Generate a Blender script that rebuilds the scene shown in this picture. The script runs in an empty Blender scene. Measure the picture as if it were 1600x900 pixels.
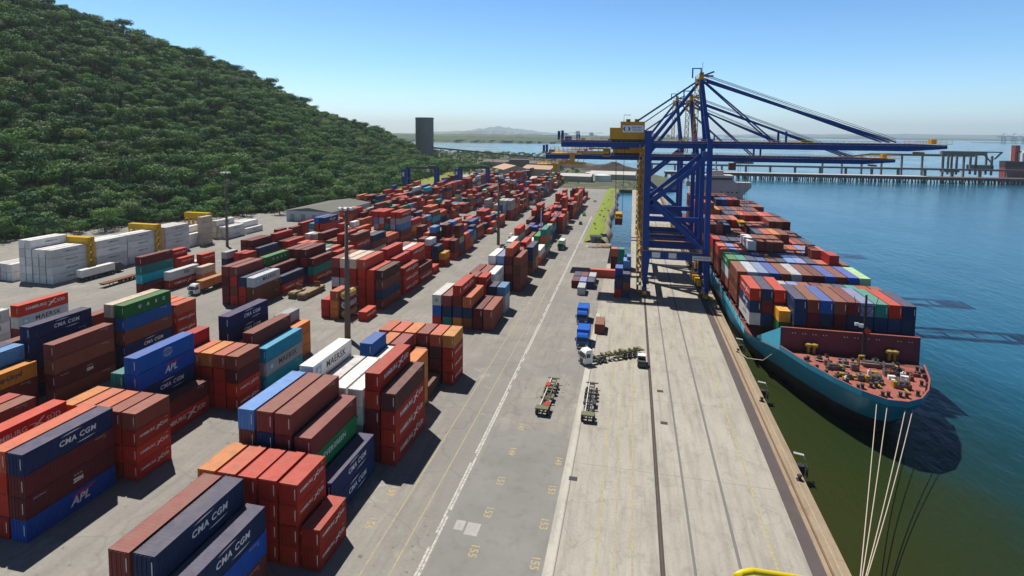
import bpy, bmesh, math, random
import numpy as np
from mathutils import Vector, Matrix
R = math.radians
random.seed(11)
S = bpy.context.scene
C = S.collection

# ------------------------------------------------------------------ camera, sky, sun, exposure
CAM_H = 52.14
_p, _r, _y = R(4.06), R(0.52), R(12.44)
fw = Vector((-math.sin(_y)*math.cos(_p), math.cos(_y)*math.cos(_p), -math.sin(_p)))
rt = Vector((math.cos(_y), math.sin(_y), 0.0))
up = rt.cross(fw)
r2 = rt*math.cos(_r) + up*math.sin(_r)
u2 = up*math.cos(_r) - rt*math.sin(_r)
cam_d = bpy.data.cameras.new('camera'); cam = bpy.data.objects.new('camera', cam_d); C.objects.link(cam)
cam_d.sensor_width = 36.0; cam_d.lens = 857.6/1600*36.0; cam_d.shift_y = (268.3-450)/1600
cam_d.clip_start = 0.5; cam_d.clip_end = 60000
m = Matrix((( r2.x, u2.x, -fw.x), (r2.y, u2.y, -fw.y), (r2.z, u2.z, -fw.z))).to_4x4()
m.translation = (0, 0, CAM_H); cam.matrix_world = m
S.camera = cam

SUN_EL, SUN_DIR = R(63.5), Vector((-0.773, 0.635, 0)).normalized()
w = bpy.data.worlds.new('World'); S.world = w; w.use_nodes = True
nt = w.node_tree; bg = nt.nodes['Background']
sky = nt.nodes.new('ShaderNodeTexSky'); sky.sky_type = 'NISHITA'; sky.sun_disc = False
sky.sun_elevation = SUN_EL; sky.sun_rotation = math.atan2(SUN_DIR.x, SUN_DIR.y)
sky.altitude = 50; sky.air_density = 1.0; sky.dust_density = 0.6; sky.ozone_density = 1.6
# sky tint: pale blue low down, dimmed above the view to weaken fill light
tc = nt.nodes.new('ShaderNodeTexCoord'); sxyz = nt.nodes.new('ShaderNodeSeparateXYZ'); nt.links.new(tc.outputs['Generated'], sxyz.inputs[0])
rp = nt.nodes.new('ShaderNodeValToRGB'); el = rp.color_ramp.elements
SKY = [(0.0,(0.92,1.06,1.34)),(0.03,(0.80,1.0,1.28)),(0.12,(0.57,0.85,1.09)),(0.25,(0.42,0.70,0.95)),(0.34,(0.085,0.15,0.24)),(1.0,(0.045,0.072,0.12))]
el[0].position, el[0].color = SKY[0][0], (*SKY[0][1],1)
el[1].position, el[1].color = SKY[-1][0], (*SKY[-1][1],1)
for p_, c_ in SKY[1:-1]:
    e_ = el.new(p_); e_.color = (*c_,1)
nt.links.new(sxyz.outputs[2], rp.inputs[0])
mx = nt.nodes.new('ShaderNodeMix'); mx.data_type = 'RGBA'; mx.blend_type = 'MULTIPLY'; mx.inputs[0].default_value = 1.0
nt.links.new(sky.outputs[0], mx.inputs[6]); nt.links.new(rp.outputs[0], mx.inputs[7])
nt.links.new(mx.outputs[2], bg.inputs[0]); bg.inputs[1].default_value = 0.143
sun_d = bpy.data.lights.new('sun', 'SUN'); sun_d.energy = 5.0; sun_d.angle = R(0.53); sun_d.color = (1.0, 0.955, 0.88)
sun = bpy.data.objects.new('sun', sun_d); C.objects.link(sun)
sd = Vector((SUN_DIR.x*math.cos(SUN_EL), SUN_DIR.y*math.cos(SUN_EL), math.sin(SUN_EL)))
sun.rotation_euler = sd.to_track_quat('Z', 'Y').to_euler(); sun.location = (-200, 100, 300)
S.view_settings.view_transform = 'Standard'; S.view_settings.look = 'None'
S.view_settings.exposure = 0.12; S.view_settings.gamma = 1.0
S.cycles.max_bounces = 5; S.cycles.diffuse_bounces = 2; S.cycles.volume_bounces = 1; S.cycles.transparent_max_bounces = 4

# ------------------------------------------------------------------ helpers
def tag(o, label=None, cat=None, group=None, kind=None):
    if label: o['label'] = label
    if cat: o['category'] = cat
    if group: o['group'] = group
    if kind: o['kind'] = kind
    return o

def empty(name, loc=(0, 0, 0), rz=0.0, label=None, cat=None, group=None):
    o = bpy.data.objects.new(name, None); C.objects.link(o)
    o.location = loc; o.rotation_euler = (0, 0, rz); o.empty_display_size = 0.5
    return tag(o, label, cat, group)

class MB:
    def __init__(s): s.v = []; s.f = []; s.m = []
    def add(s, vs, fs, mi=0):
        n = len(s.v); s.v.extend([tuple(v) for v in vs])
        s.f.extend([tuple(i+n for i in f) for f in fs]); s.m.extend([mi]*len(fs)); return s
    BF = [(0,3,2,1),(4,5,6,7),(0,1,5,4),(1,2,6,5),(2,3,7,6),(3,0,4,7)]
    def bx(s, x0, x1, y0, y1, z0, z1, mi=0):
        return s.add([(x0,y0,z0),(x1,y0,z0),(x1,y1,z0),(x0,y1,z0),(x0,y0,z1),(x1,y0,z1),(x1,y1,z1),(x0,y1,z1)], MB.BF, mi)
    def bar(s, p, q, a, b, mi=0, upv=(0,0,1)):
        p = Vector(p); q = Vector(q); d = (q-p).normalized(); u = Vector(upv)
        if abs(d.dot(u)) > 0.98: u = Vector((0,1,0))
        x = d.cross(u).normalized(); y = x.cross(d).normalized()
        vs = []
        for c in (p, q):
            for sx, sy in ((-1,-1),(1,-1),(1,1),(-1,1)): vs.append(c + x*(a/2*sx) + y*(b/2*sy))
        return s.add(vs, MB.BF, mi)
    def tube(s, pts, r, n=6, mi=0, caps=True):
        pts = [Vector(p) for p in pts]; k = len(pts); vs = []; prev = None
        rr = r if isinstance(r, (list, tuple)) else [r]*k
        for i, p in enumerate(pts):
            d = (pts[min(i+1,k-1)]-pts[max(i-1,0)]).normalized()
            u = Vector((0,0,1)) if abs(d.z) < 0.95 else Vector((1,0,0))
            x = d.cross(u).normalized(); y = x.cross(d).normalized()
            for j in range(n):
                a = 2*math.pi*j/n; vs.append(p + x*(rr[i]*math.cos(a)) + y*(rr[i]*math.sin(a)))
        fs = [(i*n+j, i*n+(j+1)%n, (i+1)*n+(j+1)%n, (i+1)*n+j) for i in range(k-1) for j in range(n)]
        if caps: fs += [tuple(range(n))[::-1], tuple((k-1)*n+j for j in range(n))]
        return s.add(vs, fs, mi)
    def lathe(s, prof, c=(0,0,0), n=16, mi=0, axis='z'):
        vs = []
        for r_, z in prof:
            for j in range(n):
                a = 2*math.pi*j/n; x, y = r_*math.cos(a), r_*math.sin(a)
                vs.append((c[0]+x, c[1]+y, c[2]+z) if axis == 'z' else ((c[0]+x, c[1]+z, c[2]+y) if axis == 'y' else (c[0]+z, c[1]+x, c[2]+y)))
        k = len(prof)
        fs = [(i*n+j, i*n+(j+1)%n, (i+1)*n+(j+1)%n, (i+1)*n+j) for i in range(k-1) for j in range(n)]
        fs += [tuple(range(n))[::-1], tuple((k-1)*n+j for j in range(n))]
        return s.add(vs, fs, mi)
    def prism(s, poly, z0, z1, mi=0):
        n = len(poly); vs = [(x,y,z0) for x,y in poly]+[(x,y,z1) for x,y in poly]
        return s.add(vs, [tuple(range(n))[::-1], tuple(range(n,2*n))]+[(i,(i+1)%n,n+(i+1)%n,n+i) for i in range(n)], mi)
    def mesh(s, name, mats, smooth=False):
        me = bpy.data.meshes.new(name); me.from_pydata(s.v, [], s.f)
        for mt in (mats if isinstance(mats, (list, tuple)) else [mats]): me.materials.append(mt)
        if any(s.m): me.polygons.foreach_set('material_index', s.m)
        if smooth: me.polygons.foreach_set('use_smooth', [True]*len(s.f))
        bm = bmesh.new(); bm.from_mesh(me); bmesh.ops.recalc_face_normals(bm, faces=bm.faces); bm.to_mesh(me); bm.free()
        me.update(); return me
    def build(s, name, mats, parent=None, loc=None, smooth=False):
        o = bpy.data.objects.new(name, s.mesh(name, mats, smooth)); C.objects.link(o)
        if parent: o.parent = parent
        if loc is not None: o.location = loc
        return o

def link_copy(o, parent=None):
    c = o.copy(); C.objects.link(c)
    if parent: c.parent = parent
    return c
def copy_tree(o, parent=None):
    c = link_copy(o, parent)
    for ch in list(o.children): copy_tree(ch, c)
    return c

# ------------------------------------------------------------------ materials
def nodes(name):
    mt = bpy.data.materials.new(name); mt.use_nodes = True
    t = mt.node_tree; return mt, t, t.nodes['Principled BSDF']
def N(t, typ, **kw):
    n = t.nodes.new(typ)
    for k, v in kw.items():
        if k in ('op', 'operation'): n.operation = v
        elif isinstance(k, str) and hasattr(n, k): setattr(n, k, v)
    return n
def noise(t, scale, detail=4, rough=0.55, vec=None, dim='3D'):
    n = t.nodes.new('ShaderNodeTexNoise'); n.inputs['Scale'].default_value = scale
    n.inputs['Detail'].default_value = detail; n.inputs['Roughness'].default_value = rough
    if vec is not None: t.links.new(vec, n.inputs['Vector'])
    return n.outputs['Fac']
def ramp(t, fac, stops):
    n = t.nodes.new('ShaderNodeValToRGB'); e = n.color_ramp.elements
    while len(e) > 1: e.remove(e[-1])
    e[0].position = stops[0][0]; c = stops[0][1]; e[0].color = (*c, 1) if len(c) == 3 else c
    for p_, c in stops[1:]:
        x = e.new(p_); x.color = (*c, 1) if len(c) == 3 else c
    t.links.new(fac, n.inputs[0]); return n.outputs[0]
def mix(t, fac, a, b, mode='MIX'):
    n = t.nodes.new('ShaderNodeMix'); n.data_type = 'RGBA'; n.blend_type = mode
    for sock, v in ((n.inputs[0], fac), (n.inputs[6], a), (n.inputs[7], b)):
        if hasattr(v, 'is_output'): t.links.new(v, sock)
        elif isinstance(v, (int, float)): sock.default_value = v
        else: sock.default_value = (*v, 1)
    return n.outputs[2]
def math_(t, op, a, b=None):
    n = t.nodes.new('ShaderNodeMath'); n.operation = op
    for i, v in enumerate((a, b)):
        if v is None: continue
        if hasattr(v, 'is_output'): t.links.new(v, n.inputs[i])
        else: n.inputs[i].default_value = v
    return n.outputs[0]
def wpos(t):
    return t.nodes.new('ShaderNodeNewGeometry').outputs['Position']
def mapping(t, vec, scale=(1,1,1), rot=(0,0,0)):
    n = t.nodes.new('ShaderNodeMapping'); n.inputs['Scale'].default_value = scale; n.inputs['Rotation'].default_value = rot
    t.links.new(vec, n.inputs[0]); return n.outputs[0]
def bump(t, b, h, strength, dist=0.1):
    n = t.nodes.new('ShaderNodeBump'); n.inputs['Strength'].default_value = strength; n.inputs['Distance'].default_value = dist
    t.links.new(h, n.inputs['Height']); t.links.new(n.outputs[0], b.inputs['Normal'])
def setc(t, b, c):
    if hasattr(c, 'is_output'): t.links.new(c, b.inputs['Base Color'])
    else: b.inputs['Base Color'].default_value = (*c, 1)

def paint(name, col, rough=0.5, var=0.25, scale=1.2, metal=0.0, grime=(0.10,0.07,0.05), ga=0.3):
    """painted or weathered surface: noise in tone plus grime streaks"""
    mt, t, b = nodes(name); p = wpos(t)
    n1 = noise(t, scale*0.35, 5, 0.6, p); n2 = noise(t, scale*2.2, 6, 0.65, mapping(t, p, (1,1,0.35)))
    c = mix(t, n1, tuple(x*(1-var) for x in col), tuple(min(1,x*(1+var)) for x in col))
    g = ramp(t, n2, [(0.50,(0,0,0)),(0.78,(1,1,1))])
    c = mix(t, math_(t, 'MULTIPLY', g, ga), c, grime)
    setc(t, b, c); b.inputs['Roughness'].default_value = rough; b.inputs['Metallic'].default_value = metal; b.inputs['Specular IOR Level'].default_value = 0.2
    return mt
def plain(name, col, rough=0.6, metal=0.0):
    mt, t, b = nodes(name); p = wpos(t)
    n = noise(t, 3.0, 4, 0.6, p)
    setc(t, b, mix(t, n, tuple(x*0.85 for x in col), tuple(min(1,x*1.12) for x in col)))
    b.inputs['Roughness'].default_value = rough; b.inputs['Metallic'].default_value = metal; return mt

M = {}
M['crane_blue'] = paint('crane_blue', (0.006,0.052,0.275), 0.5, 0.25)
M['crane_yellow'] = paint('crane_yellow', (0.55,0.29,0.02), 0.5, 0.2)
M['yellow'] = paint('yellow_paint', (0.62,0.36,0.02), 0.5, 0.2)
M['steel'] = paint('dark_steel', (0.06,0.065,0.07), 0.55, 0.3)
M['grey'] = paint('grey_steel', (0.26,0.27,0.28), 0.55, 0.2)
M['white'] = paint('white_paint', (0.74,0.74,0.72), 0.5, 0.08, ga=0.15)
M['sign_white'] = plain('sign_white', (0.75,0.76,0.78), 0.5)
M['sign_navy'] = plain('sign_navy', (0.02,0.04,0.16), 0.5)
M['black'] = plain('black_rubber', (0.02,0.02,0.021), 0.8)
M['glass'] = plain('dark_glass', (0.02,0.025,0.03), 0.12)
M['rust'] = paint('rusty_steel', (0.20,0.085,0.045), 0.8, 0.35)
M['red'] = paint('red_paint', (0.45,0.05,0.03), 0.5, 0.15)
M['blue'] = paint('truck_blue', (0.02,0.12,0.50), 0.4, 0.15)
M['olive'] = paint('olive_steel', (0.17,0.165,0.095), 0.7, 0.3)
M['concrete_post'] = paint('pole_concrete', (0.15,0.125,0.105), 0.8, 0.2)
M['rope'] = plain('rope_fibre', (0.55,0.45,0.36), 0.9)
M['road_yellow'] = None

def worn(name, col, keep=0.55):
    mt, t, b = nodes(name); p = wpos(t)
    n = noise(t, 2.4, 6, 0.7, p); under = noise(t, 0.6, 4, 0.6, p)
    k = ramp(t, n, [(keep-0.12,(1,1,1)),(keep+0.08,(0,0,0))])
    setc(t, b, mix(t, k, mix(t, under, (0.24,0.225,0.2), (0.34,0.32,0.29)), col)); b.inputs['Roughness'].default_value = 0.85
    return mt
M['line_yellow'] = worn('worn_yellow_line', (0.50,0.40,0.10), 0.50)
M['line_white'] = worn('worn_white_line', (0.60,0.58,0.53), 0.52)
M['number_yellow'] = worn('worn_yellow_number', (0.55,0.38,0.05), 0.50)

def asphalt_mat():
    mt, t, b = nodes('yard_asphalt'); p = wpos(t)
    big = noise(t, 0.018, 5, 0.6, p); mid = noise(t, 0.16, 6, 0.65, p); fine = noise(t, 2.2, 6, 0.7, p)
    streak = noise(t, 0.5, 5, 0.65, mapping(t, p, (1.6,0.10,1)))
    c = ramp(t, big, [(0.35,(0.18,0.166,0.145)),(0.62,(0.30,0.276,0.236))])
    c = mix(t, 0.55, c, ramp(t, mid, [(0.3,(0.185,0.172,0.155)),(0.7,(0.37,0.34,0.29))]))
    c = mix(t, math_(t,'MULTIPLY', ramp(t, streak, [(0.46,(0,0,0)),(0.70,(1,1,1))]), 0.55), c, (0.135,0.127,0.12))
    c = mix(t, 0.35, c, ramp(t, fine, [(0.25,(0.16,0.155,0.15)),(0.75,(0.36,0.345,0.31))]))
    # oil spots and darker tar repairs with their own outlines
    spot = noise(t, 0.9, 3, 0.5, p); c = mix(t, ramp(t, spot, [(0.655,(0,0,0)),(0.73,(0.75,0.75,0.75))]), c, (0.10,0.095,0.09))
    pt = noise(t, 0.055, 2, 0.3, mapping(t, p, (1,0.6,1))); c = mix(t, ramp(t, pt, [(0.545,(0,0,0)),(0.555,(0.45,0.45,0.45))]), c, (0.205,0.198,0.185))
    pl = noise(t, 0.12, 5, 0.7, p); c = mix(t, ramp(t, pl, [(0.60,(0,0,0)),(0.72,(0.6,0.6,0.6))]), c, (0.42,0.39,0.34))
    v = t.nodes.new('ShaderNodeTexVoronoi'); v.feature = 'DISTANCE_TO_EDGE'; v.inputs['Scale'].default_value = 0.07
    wp = t.nodes.new('ShaderNodeVectorMath'); wp.operation = 'ADD'; nz = t.nodes.new('ShaderNodeTexNoise'); nz.inputs['Scale'].default_value = 0.12
    sc = t.nodes.new('ShaderNodeVectorMath'); sc.operation = 'SCALE'; sc.inputs['Scale'].default_value = 9.0
    t.links.new(p, nz.inputs['Vector']); t.links.new(nz.outputs['Color'], sc.inputs[0]); t.links.new(p, wp.inputs[0]); t.links.new(sc.outputs[0], wp.inputs[1])
    t.links.new(wp.outputs[0], v.inputs['Vector'])
    crack = ramp(t, v.outputs['Distance'], [(0.0,(1,1,1)),(0.018,(0,0,0))])
    c = mix(t, math_(t,'MULTIPLY', crack, 0.35), c, (0.13,0.125,0.12))
    setc(t, b, c); b.inputs['Roughness'].default_value = 0.9; bump(t, b, fine, 0.15, 0.05)
    return mt
def concrete_mat(name, lo, hi, joints=True):
    mt, t, b = nodes(name); p = wpos(t)
    big = noise(t, 0.03, 5, 0.6, p); mid = noise(t, 0.28, 6, 0.68, mapping(t, p, (1.4,0.45,1))); fine = noise(t, 2.6, 6, 0.72, p)
    c = ramp(t, mid, [(0.28,lo),(0.72,hi)])
    c = mix(t, 0.4, c, ramp(t, big, [(0.35,tuple(x*0.86 for x in lo)),(0.65,hi)]))
    c = mix(t, 0.3, c, ramp(t, fine, [(0.25,tuple(x*0.7 for x in lo)),(0.75,hi)]))
    tyre = noise(t, 0.7, 5, 0.65, mapping(t, p, (1.3,0.09,1)))
    c = mix(t, math_(t,'MULTIPLY', ramp(t, tyre, [(0.48,(0,0,0)),(0.72,(1,1,1))]), 0.5), c, tuple(x*0.55 for x in lo))
    spot = noise(t, 0.8, 3, 0.5, p); c = mix(t, ramp(t, spot, [(0.72,(0,0,0)),(0.78,(0.6,0.6,0.6))]), c, (0.17,0.16,0.15))
    v = t.nodes.new('ShaderNodeTexVoronoi'); v.feature = 'DISTANCE_TO_EDGE'; v.inputs['Scale'].default_value = 0.11
    nz = t.nodes.new('ShaderNodeTexNoise'); nz.inputs['Scale'].default_value = 0.3; sc = t.nodes.new('ShaderNodeVectorMath'); sc.operation = 'SCALE'; sc.inputs['Scale'].default_value = 5.0; wp = t.nodes.new('ShaderNodeVectorMath')
    t.links.new(p, nz.inputs['Vector']); t.links.new(nz.outputs['Color'], sc.inputs[0]); t.links.new(p, wp.inputs[0]); t.links.new(sc.outputs[0], wp.inputs[1]); t.links.new(wp.outputs[0], v.inputs['Vector'])
    c = mix(t, math_(t,'MULTIPLY', ramp(t, v.outputs['Distance'], [(0.0,(1,1,1)),(0.012,(0,0,0))]), 0.3), c, tuple(x*0.5 for x in lo))
    scf = noise(t, 0.35, 6, 0.75, mapping(t, p, (1,0.7,1), (0,0,0.5))); c = mix(t, math_(t,'MULTIPLY', ramp(t, scf, [(0.53,(0,0,0)),(0.68,(1,1,1))]), 0.45), c, tuple(x*0.58 for x in lo))
    if joints:
        sx = t.nodes.new('ShaderNodeSeparateXYZ'); t.links.new(p, sx.inputs[0])
        jy = math_(t,'LESS_THAN', math_(t,'ABSOLUTE', math_(t,'SUBTRACT', math_(t,'FRACT', math_(t,'DIVIDE', sx.outputs[1], 24.0)), 0.5)), 0.0022)
        c = mix(t, math_(t,'MULTIPLY', jy, 0.6), c, (0.16,0.15,0.14))
    setc(t, b, c); b.inputs['Roughness'].default_value = 0.88; bump(t, b, fine, 0.12, 0.05)
    return mt
M['asphalt'] = asphalt_mat()
M['apron'] = concrete_mat('apron_concrete', (0.31,0.285,0.24), (0.485,0.45,0.385))
M['coping'] = concrete_mat('coping_concrete', (0.26,0.19,0.125), (0.42,0.33,0.23), False)
M['curbcon'] = concrete_mat('gutter_concrete', (0.42,0.40,0.34), (0.58,0.55,0.48), False)
M['strip'] = paint('rubber_strip', (0.105,0.085,0.085), 0.85, 0.2)
M['quaywall'] = paint('quay_wall', (0.12,0.095,0.07), 0.9, 0.35)

def container_mat(name, from_attr):
    mt, t, b = nodes(name)
    if from_attr:
        a = t.nodes.new('ShaderNodeAttribute'); a.attribute_name = 'paint'; col = a.outputs['Color']; rnd = None
    else:
        oi = t.nodes.new('ShaderNodeObjectInfo'); col = oi.outputs['Color']; rnd = oi.outputs['Random']
    p = wpos(t)
    n1 = noise(t, 0.5, 5, 0.6, p); n2 = noise(t, 2.6, 6, 0.68, mapping(t, p, (1,1,0.3))); n3 = noise(t, 0.9, 4, 0.6, p)
    hs = t.nodes.new('ShaderNodeHueSaturation'); t.links.new(col, hs.inputs['Color'])
    t.links.new(math_(t,'ADD', math_(t,'MULTIPLY', n1, 0.5), 0.76), hs.inputs['Value'])
    c = hs.outputs[0]
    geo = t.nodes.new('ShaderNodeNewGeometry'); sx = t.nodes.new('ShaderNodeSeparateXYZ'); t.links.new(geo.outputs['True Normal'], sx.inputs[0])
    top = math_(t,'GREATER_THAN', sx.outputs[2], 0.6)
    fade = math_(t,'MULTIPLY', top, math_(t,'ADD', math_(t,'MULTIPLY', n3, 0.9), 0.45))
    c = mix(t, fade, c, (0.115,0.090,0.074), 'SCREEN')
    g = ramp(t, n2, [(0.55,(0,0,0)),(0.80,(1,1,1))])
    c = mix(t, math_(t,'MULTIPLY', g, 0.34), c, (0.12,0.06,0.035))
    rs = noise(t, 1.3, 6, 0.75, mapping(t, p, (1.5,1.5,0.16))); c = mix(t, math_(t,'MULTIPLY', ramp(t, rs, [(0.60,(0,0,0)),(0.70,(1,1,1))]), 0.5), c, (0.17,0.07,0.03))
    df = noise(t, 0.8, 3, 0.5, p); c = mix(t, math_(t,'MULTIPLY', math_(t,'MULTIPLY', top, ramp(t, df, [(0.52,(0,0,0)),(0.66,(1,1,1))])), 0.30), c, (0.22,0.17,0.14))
    setc(t, b, c); b.inputs['Roughness'].default_value = 0.6
    b.inputs['Specular IOR Level'].default_value = 0.12
    return mt
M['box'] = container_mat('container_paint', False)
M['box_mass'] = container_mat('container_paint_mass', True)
M['let_white'] = plain('lettering_white', (0.72,0.71,0.70), 0.6)
M['let_dark'] = plain('lettering_dark', (0.025,0.035,0.07), 0.6)
M['let_sky'] = plain('lettering_sky_blue', (0.16,0.50,0.72), 0.6)
M['let_red'] = plain('lettering_red', (0.42,0.03,0.06), 0.6)

def text_geo(s, size=1.0, shear=0.0, bold=0.0, spacing=1.0):
    cu = bpy.data.curves.new('writing', 'FONT'); cu.body = s; cu.size = size; cu.shear = shear; cu.offset = bold
    cu.space_character = spacing; cu.align_x = 'CENTER'; cu.align_y = 'CENTER'; cu.resolution_u = 2
    o = bpy.data.objects.new('writing', cu); C.objects.link(o)
    dg = bpy.context.evaluated_depsgraph_get(); dg.update()
    me = bpy.data.meshes.new_from_object(o.evaluated_get(dg))
    vs = [tuple(v.co) for v in me.vertices]; fs = [tuple(p_.vertices) for p_ in me.polygons]
    bpy.data.objects.remove(o); bpy.data.curves.remove(cu); bpy.data.meshes.remove(me)
    return vs, fs

# ------------------------------------------------------------------ water and ground
def water_mat():
    mt, t, b = nodes('harbour_water'); p = wpos(t)
    sx = t.nodes.new('ShaderNodeSeparateXYZ'); t.links.new(p, sx.inputs[0])
    n = noise(t, 0.03, 4, 0.6, p)
    d = math_(t,'ADD', math_(t,'ADD', math_(t,'MULTIPLY', math_(t,'SUBTRACT', sx.outputs[0], 26.0), 0.0115), math_(t,'MULTIPLY', math_(t,'SUBTRACT', sx.outputs[1], 70.0), 0.0034)), math_(t,'MULTIPLY', math_(t,'SUBTRACT', n, 0.5), 0.35))
    c = ramp(t, d, [(0.08,(0.029,0.035,0.006)),(0.34,(0.020,0.034,0.012)),(0.54,(0.008,0.040,0.046)),(0.80,(0.008,0.066,0.110)),(1.0,(0.014,0.100,0.170))])
    big = noise(t, 0.006, 4, 0.6, mapping(t, p, (1,2.2,1)))
    c = mix(t, math_(t,'MULTIPLY', ramp(t, big, [(0.45,(0,0,0)),(0.7,(0.5,0.5,0.5))]), ramp(t, d, [(0.6,(0,0,0)),(1.0,(1,1,1))])), c, (0.018,0.12,0.22))
    setc(t, b, c); t.links.new(math_(t,'ADD', math_(t,'MULTIPLY', noise(t, 0.012, 5, 0.65, mapping(t, p, (1,0.45,1), (0,0,R(-30)))), 0.30), 0.0), b.inputs['Roughness']); b.inputs['IOR'].default_value = 1.333
    w1 = noise(t, 0.45, 5, 0.62, mapping(t, p, (1.0,0.42,1), (0,0,R(-28)))); w2 = noise(t, 0.055, 4, 0.6, mapping(t, p, (1,0.5,1), (0,0,R(-28))))
    bump(t, b, math_(t,'ADD', w1, math_(t,'MULTIPLY', w2, 2.2)), 0.42, 0.5)
    return mt
M['water'] = water_mat()
mb = MB(); mb.add([(-19500,-2500,-3),(19500,-2500,-3),(19500,19500,-3),(-19500,19500,-3)], [(0,1,2,3)])
tag(mb.build('sea', M['water']), kind='structure')

def grassy(name, lo, hi, earth, amt=0.35):
    mt, t, b = nodes(name); p = wpos(t)
    n1 = noise(t, 0.05, 6, 0.65, p); n2 = noise(t, 0.9, 6, 0.7, p)
    c = mix(t, n2, lo, hi); c = mix(t, ramp(t, n1, [(0.5,(0,0,0)),(0.66,(1,1,1))]), c, earth)
    setc(t, b, c); b.inputs['Roughness'].default_value = 0.95; bump(t, b, n2, 0.5, 0.3); return mt
M['scrub'] = grassy('scrub_ground', (0.05,0.07,0.03), (0.09,0.105,0.05), (0.165,0.135,0.115))
M['forest_floor'] = grassy('forest_floor', (0.014,0.045,0.012), (0.026,0.07,0.018), (0.02,0.05,0.016))
M['bank_grass'] = grassy('bank_grass', (0.13,0.19,0.018), (0.25,0.30,0.035), (0.17,0.20,0.05))
M['earth'] = paint('bare_earth', (0.33,0.25,0.17), 0.95, 0.3)
M['rock'] = paint('bank_rock', (0.26,0.23,0.19), 0.9, 0.35)
M['pale_road'] = paint('pale_road', (0.40,0.38,0.35), 0.9, 0.15)

mb = MB(); mb.bx(-1500,-9.2,-300,262,-7,0); mb.bx(-1500,-22.5,262,520,-7,0)
tag(mb.build('yard_ground', M['asphalt']), kind='structure')
mb = MB(); mb.bx(-9.2,22.0,-300,221,-7,0.0); mb.bx(0,22.0,221,521,-7,0)
tag(mb.build('quay_apron', M['apron']), kind='structure')
mb = MB(); mb.bx(22.0,23.7,-300,521,-7,-0.05); tag(mb.build('quay_strip', M['strip']), kind='structure')
mb = MB(); mb.bx(23.7,24.25,-300,521,-7,0.10); mb.bx(24.25,24.55,-300,521,-7,-0.12); mb.bx(24.55,26.5,-300,521,-7,0.12)
tag(mb.build('quay_coping', M['coping']), kind='structure')
# land beyond the yard, out to the shore of the bay
mb = MB(); mb.prism([(-1500,520),(22,521),(40,560),(52,640),(20,760),(-40,900),(-150,1130),(-330,1350),(-1000,1500),(-1500,1500)], -7, -0.05)
tag(mb.build('land_beyond_yard', M['scrub']), kind='structure')
# gutter, painted lines, rails in the apron: thin sheets one above the other
def sheet(mb, x0, x1, y0, y1, z): mb.add([(x0,y0,z),(x1,y0,z),(x1,y1,z),(x0,y1,z)], [(0,1,2,3)])
mb = MB(); sheet(mb, -9.35, -8.2, -60, 158, 0.004); tag(mb.build('gutter_path', M['curbcon']), kind='structure')
mb = MB()
for k in range(-10, 76):
    y = k*4.6; x = -23.7-0.0036*max(0,y-100)
    for dx in (-0.34,0.06): sheet(mb, x+dx, x+dx+0.30, y, y+(4.6 if random.random() < 0.75 else random.uniform(1.5,4.0)), 0.004)
tag(mb.build('road_edge_markings', M['line_white']), kind='structure')
mb = MB()
for x in (-30.3, -26.9): sheet(mb, x-0.08, x+0.08, -60, 200, 0.004)
for x in (1.1, 18.2): sheet(mb, x-0.14, x+0.14, -60, 215, 0.004)
for x in (-3.2, -1.1): sheet(mb, x-0.10, x+0.10, -60, 215, 0.004)
sheet(mb, 25.35, 25.5, -60, 215, 0.124)
tag(mb.build('lane_markings', M['line_yellow']), kind='structure')
mb = MB()
sheet(mb, 4.35, 4.95, -60, 520, 0.004); tag(mb.build('crane_rail_slot_surface', M['steel']), kind='structure')
mb = MB(); mb.bx(4.60,4.70,-60,520,0.004,0.05); mb.bx(24.35,24.45,-60,520,-0.12,0.02); tag(mb.build('crane_rail_path', M['rust']), kind='structure')
M['seam'] = plain('seam_tar', (0.17,0.165,0.16), 0.9)
mb = MB()
for x, wd in ((8.45,0.35),(13.85,0.4),(-8.0,0.12)): sheet(mb, x-wd/2, x+wd/2, -60, 520 if x > 0 else 158, 0.004)
tag(mb.build('apron_seam_markings', M['seam']), kind='structure')
# painted bay numbers; they run along the road
mb = MB()
for x, lst in ((-18.3, ((62.6,'155'),(69.8,'153'),(76.8,'151'),(84.7,'149'),(92.4,'147'))), (-10.5, ((62.4,'155'),(69.3,'153'),(76.5,'151'),(83.8,'149'))), (-34.3+1.2, ((64.2,'155'),(70.9,'153')))):
    for y, s_ in lst:
        vs, fs = text_geo(s_, 1.55, bold=0.03)
        mb.add([(x+v[1], y-v[0], 0.004) for v in vs], fs)
tag(mb.build('bay_number_markings', M['number_yellow']), kind='structure')
M['patch'] = paint('concrete_patch', (0.40,0.385,0.36), 0.9, 0.2, ga=0.5)
mb = MB(); sheet(mb,-22.0,-20.7,65.6,67.4,0.004); sheet(mb,-20.4,-18.6,65.0,67.3,0.004)
tag(mb.build('road_patch_surface', M['patch']), kind='structure')
M['tar'] = paint('tar_repair', (0.235,0.228,0.212), 0.9, 0.28, 0.25, grime=(0.14,0.135,0.13), ga=0.5)
mb = MB()
mb.add([(x,y,0.002) for x,y in ((-23.2,20),(-9.6,20),(-9.4,70),(-9.4,90.5),(-14,91.8),(-20,91.2),(-22.6,88),(-23.0,70))], [(0,1,2,3,4,5,6,7)])
tag(mb.build('road_tar_surface', M['tar']), kind='structure')
mb = MB(); mb.add([(x,y,0.002) for x,y in ((-188,405),(-180,405),(-180,440),(-192,640),(-205,760),(-214,760),(-204,640),(-190,440))], [(0,1,2,3,4,5,6,7)])
tag(mb.build('hill_foot_road', M['pale_road']), kind='structure')
mb = MB(); mb.prism([(-300,330),(-216,330),(-190,430),(-190,440),(-204,640),(-214,760),(-330,760)], -1, 0.10)
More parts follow.
